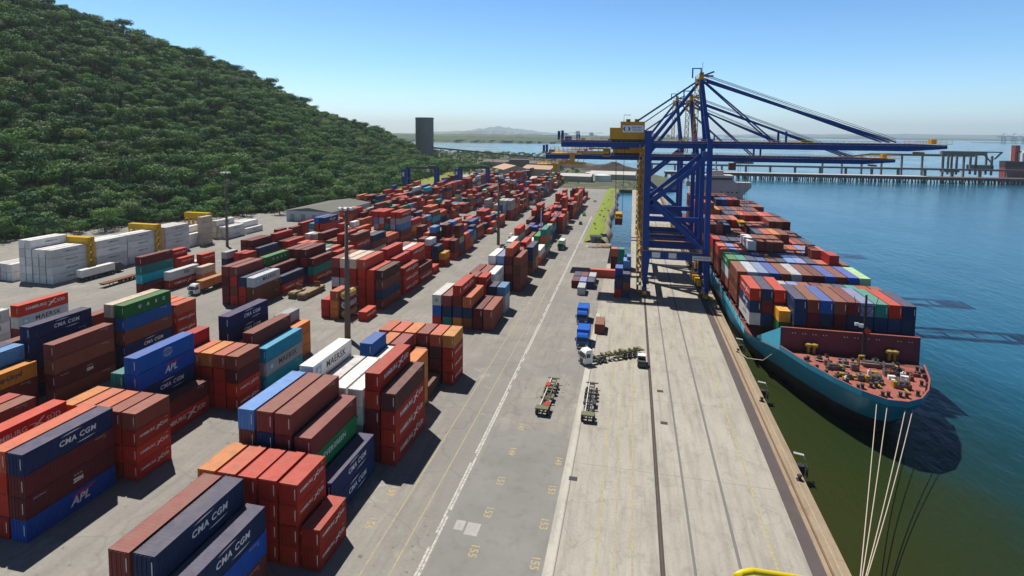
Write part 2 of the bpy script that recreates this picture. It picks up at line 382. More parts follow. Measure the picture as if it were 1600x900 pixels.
tag(mb.build('hill_foot_verge', M['bank_grass']), kind='structure')

# grassy bank along the basin
def lump(x, y, s=1.0): return math.sin(x*0.31+y*0.17)*math.cos(y*0.23-x*0.11)*s
mb = MB(); nx, ny = 10, 60; vs = []
for j in range(ny+1):
    y = 262+(520-262)*j/ny
    xr = -10.4+1.1*math.sin(y*0.05)+0.7*math.sin(y*0.19+1)
    for i in range(nx+1):
        u = i/nx; x = -22.5+(xr+22.5)*u
        z = 0.02+1.5*math.sin(math.pi*min(1,u*1.15))*0.9 + lump(x*3,y*2,0.25) if u < 0.8 else 1.0-(u-0.8)/0.2*5.2
        if i == 0: z = 0.0
        vs.append((x,y,z))
fs = []; ms = []
for j in range(ny):
    for i in range(nx): fs.append((j*(nx+1)+i, j*(nx+1)+i+1, (j+1)*(nx+1)+i+1, (j+1)*(nx+1)+i)); ms.append(0 if i < 7 else 1)
mb.v = vs; mb.f = fs; mb.m = ms
tag(mb.build('grass_bank_terrain', [M['bank_grass'], M['rock']], smooth=True), kind='structure')

# ------------------------------------------------------------------ hill
BASE = [(-296,20),(-283,193),(-271,247),(-240,290),(-222,330),(-214,380),(-213,437),(-220,500),(-230,570),(-238,640),(-250,720)]
CREST = [(-640,90,176),(-494,341,154),(-501,397,157),(-493,453,146),(-475,515,131),(-449,588,112),(-420,680,72),(-390,733,54),(-367,767,45),(-322,786,20),(-268,765,2)]
def hill_pt(u, v):
    """u along the hill 0..1, v from foot (0) over the crest (1) and down behind it (1.6)"""
    k = u*(len(BASE)-1); i = min(int(k), len(BASE)-2); f = k-i; f = f*f*(3-2*f)*0.5+f*0.5
    bx_, by_ = [BASE[i][c]*(1-f)+BASE[i+1][c]*f for c in (0,1)]
    cx, cy, cz = [CREST[i][c]*(1-f)+CREST[i+1][c]*f for c in (0,1,2)]
    x = bx_+(cx-bx_)*v; y = by_+(cy-by_)*v
    if v <= 1: z = cz*(0.25*v+0.75*(v**1.25))/(1.0)
    else: z = cz*(1-1.1*(v-1)**1.3)
    g = math.sin(x*0.021+y*0.013)*math.sin(y*0.031-x*0.008)
    z += g*7*math.sin(math.pi*min(1, v))*min(1, cz/60)
    return x, y, z
mb = MB(); NU, NV = 120, 56; vs = [hill_pt(i/NU, 1.6*j/NV) for j in range(NV+1) for i in range(NU+1)]
vs = [(x,y,z-0.3) for x,y,z in vs]
mb.v = vs; mb.f = [(j*(NU+1)+i, j*(NU+1)+i+1, (j+1)*(NU+1)+i+1, (j+1)*(NU+1)+i) for j in range(NV) for i in range(NU)]; mb.m = [0]*len(mb.f)
tag(mb.build('hill_terrain', M['forest_floor'], smooth=True), kind='structure')

def leaf_mat(name, stops):
    mt, t, b = nodes(name); oi = t.nodes.new('ShaderNodeObjectInfo'); p = wpos(t)
    n = noise(t, 0.45, 4, 0.6, p); big = noise(t, 0.012, 3, 0.5, p)
    f = math_(t,'ADD', math_(t,'MULTIPLY', oi.outputs['Random'], 0.72), math_(t,'ADD', math_(t,'MULTIPLY', n, 0.16), math_(t,'MULTIPLY', big, 0.20)))
    c = ramp(t, f, stops); setc(t, b, c); b.inputs['Roughness'].default_value = 0.6; b.inputs['Specular IOR Level'].default_value = 0.25
    tr = t.nodes.new('ShaderNodeBsdfTranslucent'); t.links.new(c, tr.inputs[0])
    ms = t.nodes.new('ShaderNodeMixShader'); ms.inputs[0].default_value = 0.28
    t.links.new(b.outputs[0], ms.inputs[1]); t.links.new(tr.outputs[0], ms.inputs[2]); t.links.new(ms.outputs[0], t.nodes['Material Output'].inputs[0])
    return mt
LEAF = [(0.08,(0.020,0.080,0.030)),(0.30,(0.036,0.125,0.038)),(0.50,(0.062,0.175,0.042)),(0.70,(0.13,0.26,0.048)),(0.86,(0.11,0.18,0.075)),(1.0,(0.26,0.35,0.055))]
M['leaf'] = leaf_mat('tree_leaves', LEAF)
M['bark'] = paint('tree_bark', (0.14,0.115,0.09), 0.9, 0.25)

def crown_geo(rng, rad, h0, flat=0.7, lobes=9, leaves=620, size=0.85):
    """leaf faces over a cluster of uneven lobes"""
    L = []
    for k in range(lobes):
        a = rng.uniform(0, 2*math.pi); d = rad*rng.uniform(0.15, 0.72) if k else 0
        L.append((d*math.cos(a), d*math.sin(a), h0+rad*flat*rng.uniform(-0.25,0.55)*(1-d/rad*0.6), rad*rng.uniform(0.30,0.52)))
    tot = sum(l[3]**2 for l in L); vs = []; fs = []
    for lx, ly, lz, lr in L:
        for _ in range(int(leaves*lr*lr/tot)):
            th = rng.uniform(0, 2*math.pi); cz = rng.uniform(-0.55, 1.0); sr = math.sqrt(1-cz*cz); rr = lr*(1-abs(rng.gauss(0,0.13)))*rng.uniform(0.86,1.12)
            d = Vector((sr*math.cos(th), sr*math.sin(th), cz)); c = Vector((lx,ly,lz))+Vector((d.x*rr, d.y*rr, d.z*rr*0.78))
            nrm = (d+Vector((rng.uniform(-.65,.65),rng.uniform(-.65,.65),rng.uniform(-.2,.7)))).normalized()
            t1 = nrm.orthogonal().normalized(); t1.rotate(Matrix.Rotation(rng.uniform(0,6.28),3,nrm)); t2 = nrm.cross(t1)
            s1 = size*rng.uniform(0.6,1.25); s2 = s1*rng.uniform(0.5,0.9); n = len(vs)
            vs += [c-t1*s1*0.5, c+t2*s2*0.5+t1*s1*0.05, c+t1*s1*0.5, c-t2*s2*0.5]; fs.append((n,n+1,n+2,n+3))
    return vs, fs
def trunk_geo(mb, rng, rad, h0, mi=0):
    mb.tube([(0,0,-1.0),(rng.uniform(-.2,.2),rng.uniform(-.2,.2),h0*0.5),(0,0,h0)], [rad*0.075,rad*0.055,rad*0.04], 6, mi)
    for k in range(5):
        a = k*1.26+rng.uniform(-.3,.3); d = rad*rng.uniform(0.45,0.7)
        mb.tube([(0,0,h0*rng.uniform(0.5,0.8)),(d*0.5*math.cos(a),d*0.5*math.sin(a),h0*1.0),(d*math.cos(a),d*math.sin(a),h0+rad*0.3)], [rad*0.035,rad*0.025,rad*0.012], 5, mi)
def tree_mesh(name, seed, rad, h0, flat, leaves, size, lobes=9):
    rng = random.Random(seed); mb = MB(); vs, fs = crown_geo(rng, rad, h0, flat, lobes, leaves, size); mb.add(vs, fs, 0)
    trunk_geo(mb, rng, rad, h0, 1)
    me = bpy.data.meshes.new(name); me.from_pydata(mb.v, [], mb.f); me.materials.append(M['leaf']); me.materials.append(M['bark'])
    me.polygons.foreach_set('material_index', mb.m); me.update(); return me

protos = bpy.data.collections.new('forest_prototypes')          # not linked to the scene
for k, (rad, h0, flat, lv, sz, lb) in enumerate([(5.6,6.2,0.75,620,0.95,9),(4.6,5.6,0.9,520,0.85,8),(6.4,7.0,0.6,700,1.0,11),(3.8,5.0,1.0,430,0.8,7),(5.0,7.6,1.05,600,0.9,9),(3.0,3.2,0.8,330,0.7,6)]):
    o = bpy.data.objects.new('forest_tree_prototype', tree_mesh('forest_tree_prototype', 40+k, rad, h0, flat, lv, sz, lb)); protos.objects.link(o)
M['leaf_dry'] = leaf_mat('sparse_leaves', [(0.1,(0.09,0.12,0.06)),(0.6,(0.15,0.17,0.09)),(1.0,(0.21,0.22,0.13))])
_me = tree_mesh('forest_tree_prototype', 91, 5.4, 8.2, 0.9, 240, 0.8, 9); _me.materials[0] = M['leaf_dry']
protos.objects.link(bpy.data.objects.new('forest_tree_prototype', _me))
protos.objects.link(bpy.data.objects.new('forest_tree_prototype', tree_mesh('forest_tree_prototype', 92, 7.2, 9.5, 0.45, 820, 1.0, 14)))
def scatter(name, pts, rots, scls, idx, coll):
    me = bpy.data.meshes.new(name); me.from_pydata(pts, [], [])
    for an, dt, vals in (('rot','FLOAT_VECTOR',rots),('scl','FLOAT',scls),('idx','INT',idx)):
        a = me.attributes.new(an, dt, 'POINT')
        a.data.foreach_set('vector' if dt == 'FLOAT_VECTOR' else 'value', np.array(vals).ravel())
    o = bpy.data.objects.new(name, me); C.objects.link(o)
    g = bpy.data.node_groups.new(name+'_nodes', 'GeometryNodeTree')
    g.interface.new_socket('Geometry', in_out='INPUT', socket_type='NodeSocketGeometry'); g.interface.new_socket('Geometry', in_out='OUTPUT', socket_type='NodeSocketGeometry')
    gi = g.nodes.new('NodeGroupInput'); go = g.nodes.new('NodeGroupOutput'); ip = g.nodes.new('GeometryNodeInstanceOnPoints')
    ci = g.nodes.new('GeometryNodeCollectionInfo'); ci.inputs['Collection'].default_value = coll
    ci.inputs['Separate Children'].default_value = True; ci.inputs['Reset Children'].default_value = True
    ip.inputs['Pick Instance'].default_value = True
    def attr(n, typ):
        a = g.nodes.new('GeometryNodeInputNamedAttribute'); a.data_type = typ; a.inputs['Name'].default_value = n
        return next(s for s in a.outputs if s.enabled and s.name == 'Attribute')
    L = g.links.new
    L(gi.outputs[0], ip.inputs['Points']); L(ci.outputs[0], ip.inputs['Instance']); L(attr('idx','INT'), ip.inputs['Instance Index'])
    L(attr('rot','FLOAT_VECTOR'), ip.inputs['Rotation']); L(attr('scl','FLOAT'), ip.inputs['Scale']); L(ip.outputs[0], go.inputs[0])
    md = o.modifiers.new('scatter', 'NODES'); md.node_group = g
    return tag(o, kind='stuff')
rng = random.Random(5); pts = []; grid = {}
tries = 0
while tries < 120000 and len(pts) < 10000:
    tries += 1
    u, v = rng.uniform(0.02, 1.0), rng.uniform(0.0, 1.12)
    x, y, z = hill_pt(u, v)
    rr_ = rng.choice([3.8,4.6,5.4]); key = (int(x//6.5), int(y//6.5))
    if any((px-x)**2+(py-y)**2 < rr_**2 for a in (-1,0,1) for b in (-1,0,1) for px, py in grid.get((key[0]+a, key[1]+b), ())): continue
    grid.setdefault(key, []).append((x,y)); pts.append((x,y,z-rng.uniform(0.8,4.2)))
tag(scatter('hillside_forest', pts, [(rng.uniform(-.12,.12),rng.uniform(-.12,.12),rng.uniform(0,6.28)) for _ in pts], [rng.choice([0.6,0.75,0.88,1.0,1.15,1.35])*rng.uniform(0.9,1.1) for _ in pts], [(6 if rng.random() < 0.018 else rng.choice([0,0,1,1,2,3,3,4,5,7])) for _ in pts], protos),
    'dense green forest covering the whole hillside', 'forest')
# low scrub: foot of the hill, verge, bank, ground beyond the yard
pts = []
for _ in range(900):
    k = rng.uniform(0, len(BASE)-1.01); i = int(k); f = k-i; x = BASE[i][0]*(1-f)+BASE[i+1][0]*f; y = BASE[i][1]*(1-f)+BASE[i+1][1]*f
    if y < 130: continue
    pts.append((x+rng.uniform(-8,12 if y < 320 else 5), y+rng.uniform(-6,6), 0))
for _ in range(420): pts.append((rng.uniform(-340,-205), rng.uniform(620,800), 0))
for _ in range(1500):
    y = rng.uniform(545,1300); pts.append((rng.uniform(-600,-40-(y-560)*0.2), y, 0))
sc = [rng.uniform(0.35,0.85)*(1.6 if p_[1] > 600 and p_[0] < -200 else 1) for p_ in pts]
tag(scatter('scrub_vegetation', pts, [(0,0,rng.uniform(0,6.28)) for _ in pts], sc, [rng.choice([1,3,5,5]) for _ in pts], protos), 'low green scrub at the foot of the hill and beyond the yard', 'scrub')
pts = []
for _ in range(16):
    y = rng.uniform(264,516); pts.append((rng.uniform(-21,-13.5), y, 0.8))
for _ in range(90): pts.append((rng.uniform(-16,10), rng.uniform(524,600), 0))
tag(scatter('bank_shrubbery', pts, [(0,0,rng.uniform(0,6.28)) for _ in pts], [rng.uniform(0.12,0.34) for _ in pts], [rng.choice([3,5,5]) for _ in pts], protos), 'bright green undergrowth on the bank beside the basin', 'undergrowth')

# trees one can tell apart at the foot of the hill
TREES = [(-262,226,1.25,'wide low umbrella-shaped tree behind the yellow rack nearest the camera',2),(-266,198,1.15,'broad dark tree at hill foot, leftmost above the white boxes',2),(-236,262,1.1,'spreading tree at hill foot behind the tallest yellow rack',0),
         (-226,283,1.0,'rounded tree at hill foot left of the tall lamp mast',4),(-214,300,1.05,'leafy tree at hill foot right of the distant lamp mast',0),(-206,330,1.1,'bushy tree standing behind the long grey warehouse roof',1),
         (-204,372,1.05,'dark bushy tree at hill foot past the warehouse',4),(-202,410,0.9,'dark tree at the hill foot beside the nearer blue gantry',0),(-214,470,0.8,'small tree on the verge between the two blue gantries',1),
         (-252,690,1.1,'grey-green tree at the foot of the silo, right side',4),(-262,668,1.1,'grey-green tree at the foot of the silo, left side',0),(-228,705,1.0,'low dark tree under the inclined conveyor by the silo',2)]
for k, (x, y, s, lab, pi) in enumerate(TREES):
    rad, h0, flat, lv, sz, lb = [(5.6,6.2,0.75,900,0.8,10),(4.6,5.6,0.9,760,0.75,8),(6.8,6.4,0.5,1000,0.85,12),(3.8,5.0,1.0,430,0.8,7),(5.0,7.0,1.0,860,0.8,9)][pi]
    t_ = empty('broadleaf_tree', (x,y,0), k*0.9, lab, 'tree', 'trees at the foot of the hill'); t_.scale = (s,s,s)
    rg = random.Random(300+k); vs, fs = crown_geo(rg, rad, h0, flat, lb, lv, sz); mb = MB(); mb.add(vs, fs)
    me = bpy.data.meshes.new('crown'); me.from_pydata(mb.v, [], mb.f); me.materials.append(M['leaf'])
    o = bpy.data.objects.new('crown', me); C.objects.link(o); o.parent = t_
    mb = MB(); trunk_geo(mb, rg, rad, h0); mb.build('trunk', M['bark'], t_)

# ------------------------------------------------------------------ ship-to-shore cranes
def sts_crane(y0, zb, tipx, rearx, apex, label, detail=True, sign=True, trolley_x=0):
    """quay crane standing on the two rails (x 4.65 and 23.4); y0 the near frame, zb the girder height"""
    xl, xs, dy = 4.65, 23.4, 17.5; yc = y0+dy/2; B = M['crane_blue']; Y = M['crane_yellow']
    t = empty('quay_crane', (14, yc, 0), 0, label, 'crane', 'ship-to-shore cranes on the quay')
    ox, oy = 14, yc
    def P(mb, name, mats, par=t): 
        for i, v in enumerate(mb.v): mb.v[i] = (v[0]-ox, v[1]-oy, v[2])
        return mb.build(name, mats, par)
    for x in (xl, xs):
        for y in (y0, y0+dy):
            mb = MB(); sx = 2.0 if x == xl else 1.5
            mb.bar((x,y,13.2),(x,y,zb+(4.5 if x == xl else 2)), sx, 1.4, 0, (0,1,0))
            ax = x+(0.35 if x == xs else -0.1)       # tapering lower leg
            mb.add([(x-sx*0.75,y-0.8,13.2),(x+sx*0.75,y-0.8,13.2),(x+sx*0.75,y+0.8,13.2),(x-sx*0.75,y+0.8,13.2),(ax-0.6,y-0.6,3.2),(ax+0.6,y-0.6,3.2),(ax+0.6,y+0.6,3.2),(ax-0.6,y+0.6,3.2)], MB.BF)
            P(mb, 'leg', B)
            mb = MB()
            bog = P(MB().bx(x-0.55,x+0.55,y-3.9,y+3.9,2.2,3.3), 'bogie_beam', B)
            for s in (-2.4, 2.4):
                mb = MB(); mb.bx(x-0.5,x+0.5,y+s-1.4,y+s+1.4,1.0,2.1)
                for q in (-0.8,0.8): mb.lathe([(0.1,-0.55),(0.42,-0.55),(0.42,0.55),(0.1,0.55)], (x,y+s+q,0.48), 10, 1, 'x')
                mb.bx(x-0.85,x-0.5,y+s-0.6,y+s+0.6,0.9,1.9)
                P(mb, 'bogie', [Y, M['steel']])
    for x in (xl, xs):
        P(MB().bx(x-0.6,x+0.6,y0+0.8,y0+dy-0.8,11.2,13.4), 'sill_beam', B)
    for y in (y0, y0+dy):
        P(MB().bx(xl+0.9,xs-0.7,y-0.7,y+0.7,12.0,14.6), 'portal_beam', B)
        # walkway with rails along the portal
        mb = MB(); yy = y-1.3; mb.bx(xl-1,xs-1.5,yy-0.45,yy+0.45,14.75,14.85)
        for h in (0.55,1.1): mb.tube([(xl-1,yy-0.45,14.8+h),(xs-1.5,yy-0.45,14.8+h)],0.035,4)
        k = xl-1
        while k < xs-1.5: mb.tube([(k,yy-0.45,14.8),(k,yy-0.45,15.9)],0.03,4); k += 1.5
        P(mb, 'walkway', Y)
        d = MB(); d.bar((xs-0.6,y,zb-3.6),(xl+0.7,y,29.5*zb/48.6),1.25,1.1,0,(0,1,0)); P(d,'brace',B)
        d = MB(); d.bar((xl+0.8,y,30.8*zb/48.6),(xs-0.5,y,14.8),1.15,1.1,0,(0,1,0)); P(d,'brace',B)
        if y > y0: P(MB().bx(xl+1,xs-0.7,y-0.6,y+0.6,21.5,23.2), 'tie_beam', B)
    for x in (xl, xs): P(MB().bx(x-0.5,x+0.5,y0+0.7,y0+dy-0.7,zb-4.2,zb-2.2), 'cross_beam', B)
    # girder and boom: twin boxes, hinge at the sea leg
    for s, nm in ((-3.2,'girder'),(3.2,'girder')):
        mb = MB(); y = yc+s; mb.bx(rearx+2,xs+1.6,y-0.6,y+0.6,zb-1.15,zb+1.15)
        P(mb, nm, B)
        mb = MB(); mb.bx(xs+2.1,tipx-11,y-0.6,y+0.6,zb-1.05,zb+1.15)
        mb.add([(tipx-11,y-0.6,zb-1.05),(tipx-11,y+0.6,zb-1.05),(tipx-11,y+0.6,zb+1.15),(tipx-11,y-0.6,zb+1.15),(tipx-1,y-0.5,zb-0.2),(tipx-1,y+0.5,zb-0.2),(tipx-1,y+0.5,zb+0.9),(tipx-1,y-0.5,zb+0.9)], MB.BF)
        P(mb, 'boom', B)
    for x in np.linspace(rearx+3, tipx-3, 16):
        P(MB().bx(x-0.3,x+0.3,yc-2.6,yc+2.6,zb+0.1,zb+0.9), 'girder_tie', B)
    # walkways with handrails along boom and girder
    for s in (-4.4, 4.4):
        mb = MB(); y = yc+s; mb.bx(rearx,tipx-2,y-0.4,y+0.4,zb+0.55,zb+0.65,1)
        for h in (0.6,1.15): mb.tube([(rearx,y+0.4*np.sign(s),zb+0.6+h),(tipx-2,y+0.4*np.sign(s),zb+0.6+h)],0.035,4)
        k = rearx
        while k < tipx-2: mb.tube([(k,y+0.4*np.sign(s),zb+0.6),(k,y+0.4*np.sign(s),zb+1.75)],0.035,4); k += 1.7
        P(mb, 'boom_walkway', [Y, M['grey']])
    # tip and rear platforms
    mb = MB(); mb.bx(tipx-9,tipx,yc-4.2,yc+4.2,zb+1.16,zb+1.3); mb.bx(tipx-4,tipx-2.6,yc-1,yc+1,zb+1.3,zb+2.6); mb.bx(tipx-7.5,tipx-6,yc-2,yc+2,zb-1.9,zb-1.3)
    for yy in (yc-4.2,yc+4.2):
        for h in (0.6,1.15): mb.tube([(tipx-9,yy,zb+1.3+h),(tipx,yy,zb+1.3+h)],0.04,4)
        for k in range(7): mb.tube([(tipx-9+k*1.5,yy,zb+1.3),(tipx-9+k*1.5,yy,zb+2.45)],0.04,4)
    P(mb, 'tip_platform', Y)
    mb = MB(); mb.bx(rearx-1.5,rearx+9,yc-4.6,yc+4.6,zb-3.6,zb-3.3)
    for yy in (yc-4.6,yc+4.6):
        for h in (0.6,1.15): mb.tube([(rearx-1.5,yy,zb-3.3+h),(rearx+9,yy,zb-3.3+h)],0.05,4)
        for k in range(8): mb.tube([(rearx-1.5+k*1.5,yy,zb-3.3),(rearx-1.5+k*1.5,yy,zb-1.2)],0.06,4)
    mb.bx(rearx+5,rearx+6.6,yc-4,yc-2.4,zb-6.5,zb-3.6); mb.bx(rearx+7.4,rearx+18,yc-4.4,yc-3.4,zb-3.2,zb-2.4)
    for k in range(5): mb.bar((rearx+7.5+k*2.2,yc-3.9,zb-3.2),(rearx+8.6+k*2.2,yc-3.9,zb-1.1),0.2,0.2)
    P(mb, 'rear_platform', Y)
    mb = MB(); mb.bx(rearx+0.5,rearx+1.3,yc-2,yc-0.8,zb+1.2,zb+4.2); mb.bx(rearx+1.7,rearx+2.5,yc-2,yc-0.8,zb+1.2,zb+4.4); mb.bx(rearx+3,rearx+5,yc-1.5,yc+1.5,zb+1.2,zb+2.4)
    P(mb, 'rope_sheaves', B)
    for k in range(4):
        x = rearx+4.5+k*4.6; mb = MB(); mb.tube([(x,yc-3.8,zb+1.2),(x,yc-3.8,zb+3.6),(x+2.4,yc-3.8,zb+3.6)],0.07,4)
        P(mb, 'lamp_bracket', M['grey'])
    # apex tower over the sea legs, back legs, stays
    xa = xs-2.4
    for s in (-1,1):
        y = yc+s*3.0
        P(MB().bar((xs,yc+s*5.5,zb+1.2),(xa,yc+s*1.4,apex-1),1.15,1.15,0,(1,0,0)), 'apex_leg', B)
        P(MB().bar((xl+1.0,yc+s*6.5,zb+1.0),(xa-0.8,yc+s*1.6,apex-2.2),0.85,0.85,0,(0,1,0)), 'back_leg', B)
        P(MB().bar((xl-13,y,zb+1.2),(xa-0.6,yc+s*1.2,apex-1.2),0.5,0.45,0,(0,1,0)), 'backstay', B)
        for dxx in (0, 0.9):
            P(MB().bar((xa+0.8+dxx,yc+s*1.2,apex-0.8-dxx),(tipx-16+dxx*2,y,zb+1.6),0.42,0.5,0,(0,1,0)), 'forestay', B)
        P(MB().bar((xa+0.8,yc+s*1.2,apex-1.6),(xs+20,y,zb+1.3),0.42,0.45,0,(0,1,0)), 'forestay', B)
        mb = MB()
        for dxx in (0,0.5): mb.tube([(xa+1.2,yc+s*0.6,apex+0.6-dxx),(tipx-14,yc+s*2.4,zb+2.6-dxx)],0.06,4)
        P(mb, 'hoist_rope', M['steel'])
    for k in (0.35,0.62): 
        z = zb+1.2+(apex-zb)*k; x = xs-2.4*k; d = 5.5-4.1*k
        P(MB().bar((x,yc-d,z),(x,yc+d,z),0.6,0.6), 'apex_cross_beam', B)
    mb = MB(); mb.bx(xa-1.5,xa+1.9,yc-2.2,yc+2.2,apex-1.2,apex-0.9); mb.bx(xa-0.5,xa+0.7,yc-1.6,yc+1.6,apex-0.9,apex+1.2)
    for yy in (yc-2.2,yc+2.2):
        for k in range(5): mb.tube([(xa-1.5+k*0.85,yy,apex-0.9),(xa-1.5+k*0.85,yy,apex+0.3)],0.05,4)
        mb.tube([(xa-1.5,yy,apex+0.3),(xa+1.9,yy,apex+0.3)],0.05,4)
    P(mb, 'apex_platform', Y)
    mb = MB(); mb.bx(xa-3.0,xa-2.6,yc-1.6,yc-1.2,apex-0.6,apex+2.6); mb.bx(xa-3.0,xa,yc-1.6,yc-1.2,apex+2.3,apex+2.6); mb.bx(xa-0.4,xa,yc-1.6,yc-1.2,apex+0.4,apex+2.3); mb.bar((xa+0.6,yc,apex+0.2),(xa+4,yc,apex+1.5),0.6,0.5); mb.bar((xa+0.6,yc,apex+0.2),(xa+3.8,yc,apex+0.1),0.5,0.5)
    mb.tube([(xa+0.4,yc,apex+1),(xa+0.4,yc,apex+4.6)],0.06,4)
    P(mb, 'apex_davit', B)
    # ladder tower up the apex leg
    mb = MB(); x0, yl = xs-4.2, yc-4
    for k in range(9):
        z = zb+2+k*2.2; x = x0+0.12*k*0.3; mb.bx(x-0.7,x+0.7,yl-0.6,yl+0.6,z,z+0.08); mb.bar((x-0.6,yl,z),(x+0.6,yl,z+2.1),0.25,0.1)
        for q in (-0.65,0.65): mb.tube([(x+q,yl-0.5,z),(x+q,yl-0.5,z+2.2)],0.13,4); mb.tube([(x+q,yl+0.5,z),(x-q,yl+0.5,z+2.2)],0.09,4)
    P(mb, 'apex_ladder', Y)
    # machinery house with its sign
    hx0, hx1, hy0, hy1 = xl-8.9, xl-1.2, yc-6.6, yc+6.6
    mb = MB(); mb.bx(hx0,hx1,hy0,hy1,zb+1.7,zb+7.2); mb.bx(hx0-3.4,hx0,hy0+0.02,hy1-0.02,zb+1.7,zb+5.4)
    for k in range(12): mb.bx(hx0+0.3+k*0.62,hx0+0.36+k*0.62,hy0-0.03,hy0,zb+1.8,zb+7.1)
    mb.bx(hx0-0.12,hx1+0.12,hy0-0.12,hy1+0.12,zb+7.2,zb+7.4)
    house = P(mb, 'machinery_house', Y)
    P(MB().bx(hx0-3,hx1,hy0+0.6,hy1-0.6,zb+1.16,zb+1.7), 'house_base', M['steel'])
    for x in (hx0+2.4, hx0+5.2):
        mb = MB(); mb.bx(x-0.7,x+0.7,yc-3,yc-1.5,zb+7.4,zb+8.3); P(mb, 'roof_vent', M['rust'])
    mb = MB(); mb.tube([(hx0+1.0,yc-4,zb+7.4),(hx0+1.0,yc-4,zb+9.6),(hx0+3.2,yc-4,zb+9.6)],0.1,5); P(mb, 'roof_davit', M['steel'])
    if sign:
        ys = hy0-0.06; sg = MB().bx(hx0+0.7,hx1-0.35,ys-0.05,ys,zb+3.9,zb+6.2)
        cx, cz = hx0+2.0, zb+5.05
        for s in (-1, 1):                     # two dark crescents facing each other
            pts = [(cx+s*(0.30+0.85*math.sin(math.pi*k/8)), cz+0.75*math.cos(math.pi*k/8)) for k in range(9)]+[(cx+s*(0.30+0.28*math.sin(math.pi*k/8)), cz+0.6*math.cos(math.pi*k/8)) for k in range(8,-1,-1)]
            n = len(pts); sg.add([(x_,ys-0.06,z_) for x_,z_ in pts], [(k,k+1,n-2-k,n-1-k) for k in range(8)], 1)
        for s_, dz, sz in (('SEPETIBA',0.42,0.78),('TECON',-0.45,0.78)):
            vs, fs = text_geo(s_, sz, bold=0.01); sg.add([(hx0+5.1+v[0],ys-0.06,cz+dz+v[1]) for v in vs], fs, 1)
        P(sg, 'sign', [M['sign_white'], M['sign_navy']])
    # small signs on the portal beam
    if detail:
        for x, wd in ((xl+3.3,2.6),(xl+8.4,2.4)):
            sg = MB().bx(x-wd/2,x+wd/2,y0-0.78,y0-0.72,12.5,14.2); P(sg, 'plate', M['sign_white'])
        sg = MB().bx(xs-4.3,xs+1.3,y0-0.98,y0-0.90,12.3,13.7)
        vs, fs = text_geo('SEPETIBA TECON', 0.62); sg.add([(xs-1.5+v[0],y0-1.0,13.0+v[1]) for v in vs], fs, 1)
        P(sg, 'sign', [M['sign_white'], M['sign_navy']])
    # zigzag stair tower on the landside leg
    mb = MB(); x0, x1 = xl-2.6, xl-1.15; yy0, yy1 = y0-1.3, y0+1.3; n = 16; dz = (zb-2)/n
    for x in (x0,x1):
        for y in (yy0,yy1): mb.bx(x-0.07,x+0.07,y-0.07,y+0.07,1.2,zb)
    for k in range(n):
        z = 1.2+k*dz; mb.bx(x0,x1,yy0,yy0+0.6,z,z+0.08); mb.bx(x0,x1,yy1-0.6,yy1,z+dz/2,z+dz/2+0.08)
        mb.bar((x0+0.4,yy0+0.5,z),(x0+0.4,yy1-0.5,z+dz/2),0.55,0.14); mb.bar((x1-0.4,yy1-0.5,z+dz/2),(x1-0.4,yy0+0.5,z+dz),0.55,0.14)
        for zz in (0.55,1.1):
            mb.tube([(x0,yy0,z+zz),(x1,yy0,z+zz)],0.05,4); mb.tube([(x0,yy0,z+zz+0.3),(x0,yy1,z+zz+0.3)],0.05,4); mb.tube([(x1,yy0,z+zz+0.6),(x1,yy1,z+zz+0.6)],0.05,4)
    P(mb, 'stair_tower', Y)
    # operator cab under the girder, trolley, head block on its ropes
    cx = trolley_x
    mb = MB(); mb.bx(cx-3,cx+3,yc-3,yc+3,zb-1.75,zb-1.25); P(mb, 'trolley', M['steel'])
    mb = MB(); mb.bx(cx-5.6,cx-3.2,yc-3.4,yc-1.2,zb-4.2,zb-1.6); P(mb, 'operator_cab', M['rust'] if not detail else Y)
    mb = MB(); mb.bx(cx-5.5,cx-3.3,yc-3.46,yc-3.40,zb-3.9,zb-2.6); P(mb, 'cab_window', M['glass'])
    hz = 24.6 if detail else 19
    mb = MB()
    for sx in (-1,1):
        for sy in (-1,1): mb.tube([(cx+sx*1.4,yc+sy*1.8,zb-1.5),(cx+sx*1.1,yc+sy*2.2,hz+0.6)],0.05,4)
    P(mb, 'hoist_rope', M['steel'])
    mb = MB(); mb.bx(cx-1.2,cx+1.2,yc-3.0,yc+3.0,hz,hz+0.6); mb.bx(cx-0.4,cx+0.4,yc-6,yc+6,hz-0.5,hz); mb.bx(cx-1.2,cx+1.2,yc-6.1,yc-5.7,hz-0.6,hz-0.1); mb.bx(cx-1.2,cx+1.2,yc+5.7,yc+6.1,hz-0.6,hz-0.1)
    P(mb, 'spreader', Y)
    mb = MB(); mb.lathe([(0.3,-0.5),(2.1,-0.5),(2.1,-0.35),(0.8,-0.3),(0.8,0.3),(2.1,0.35),(2.1,0.5),(0.3,0.5)], (xs-1.6,y0+dy-5,8.5), 20, 0, 'x'); P(mb, 'cable_reel', M['crane_yellow'])
    for k in range(4): P(MB().bx(xs-2.2-0.4*k,xs-1.0,y0+2+3.4*k,y0+3.6+3.4*k,3.4,5.0), 'drive_cabinet', Y)
    for s in (-5.4,-4.2):
        mb = MB(); mb.bx(tipx-47.5+(s+5.4)*1.9,tipx-46.9+(s+5.4)*1.9,yc-3.4,yc-3.0,zb+1.1,zb+4.6); P(mb, 'boom_rest', B)
    return t
sts_crane(181.0, 48.7, 91.5, -26.0, 71.0, 'big blue quay crane nearest us with yellow machinery house and lowered boom', True, True, -4.3)
sts_crane(211.0, 43.2, 90.5, -36.0, 66.0, 'blue quay crane right behind the nearest one, its boom lower', False, False, 40.5)
sts_crane(283.0, 47.2, 84.0, -30.0, 70.0, 'blue quay crane farthest along the quay, mostly hidden by two others', False, False, 8.0)

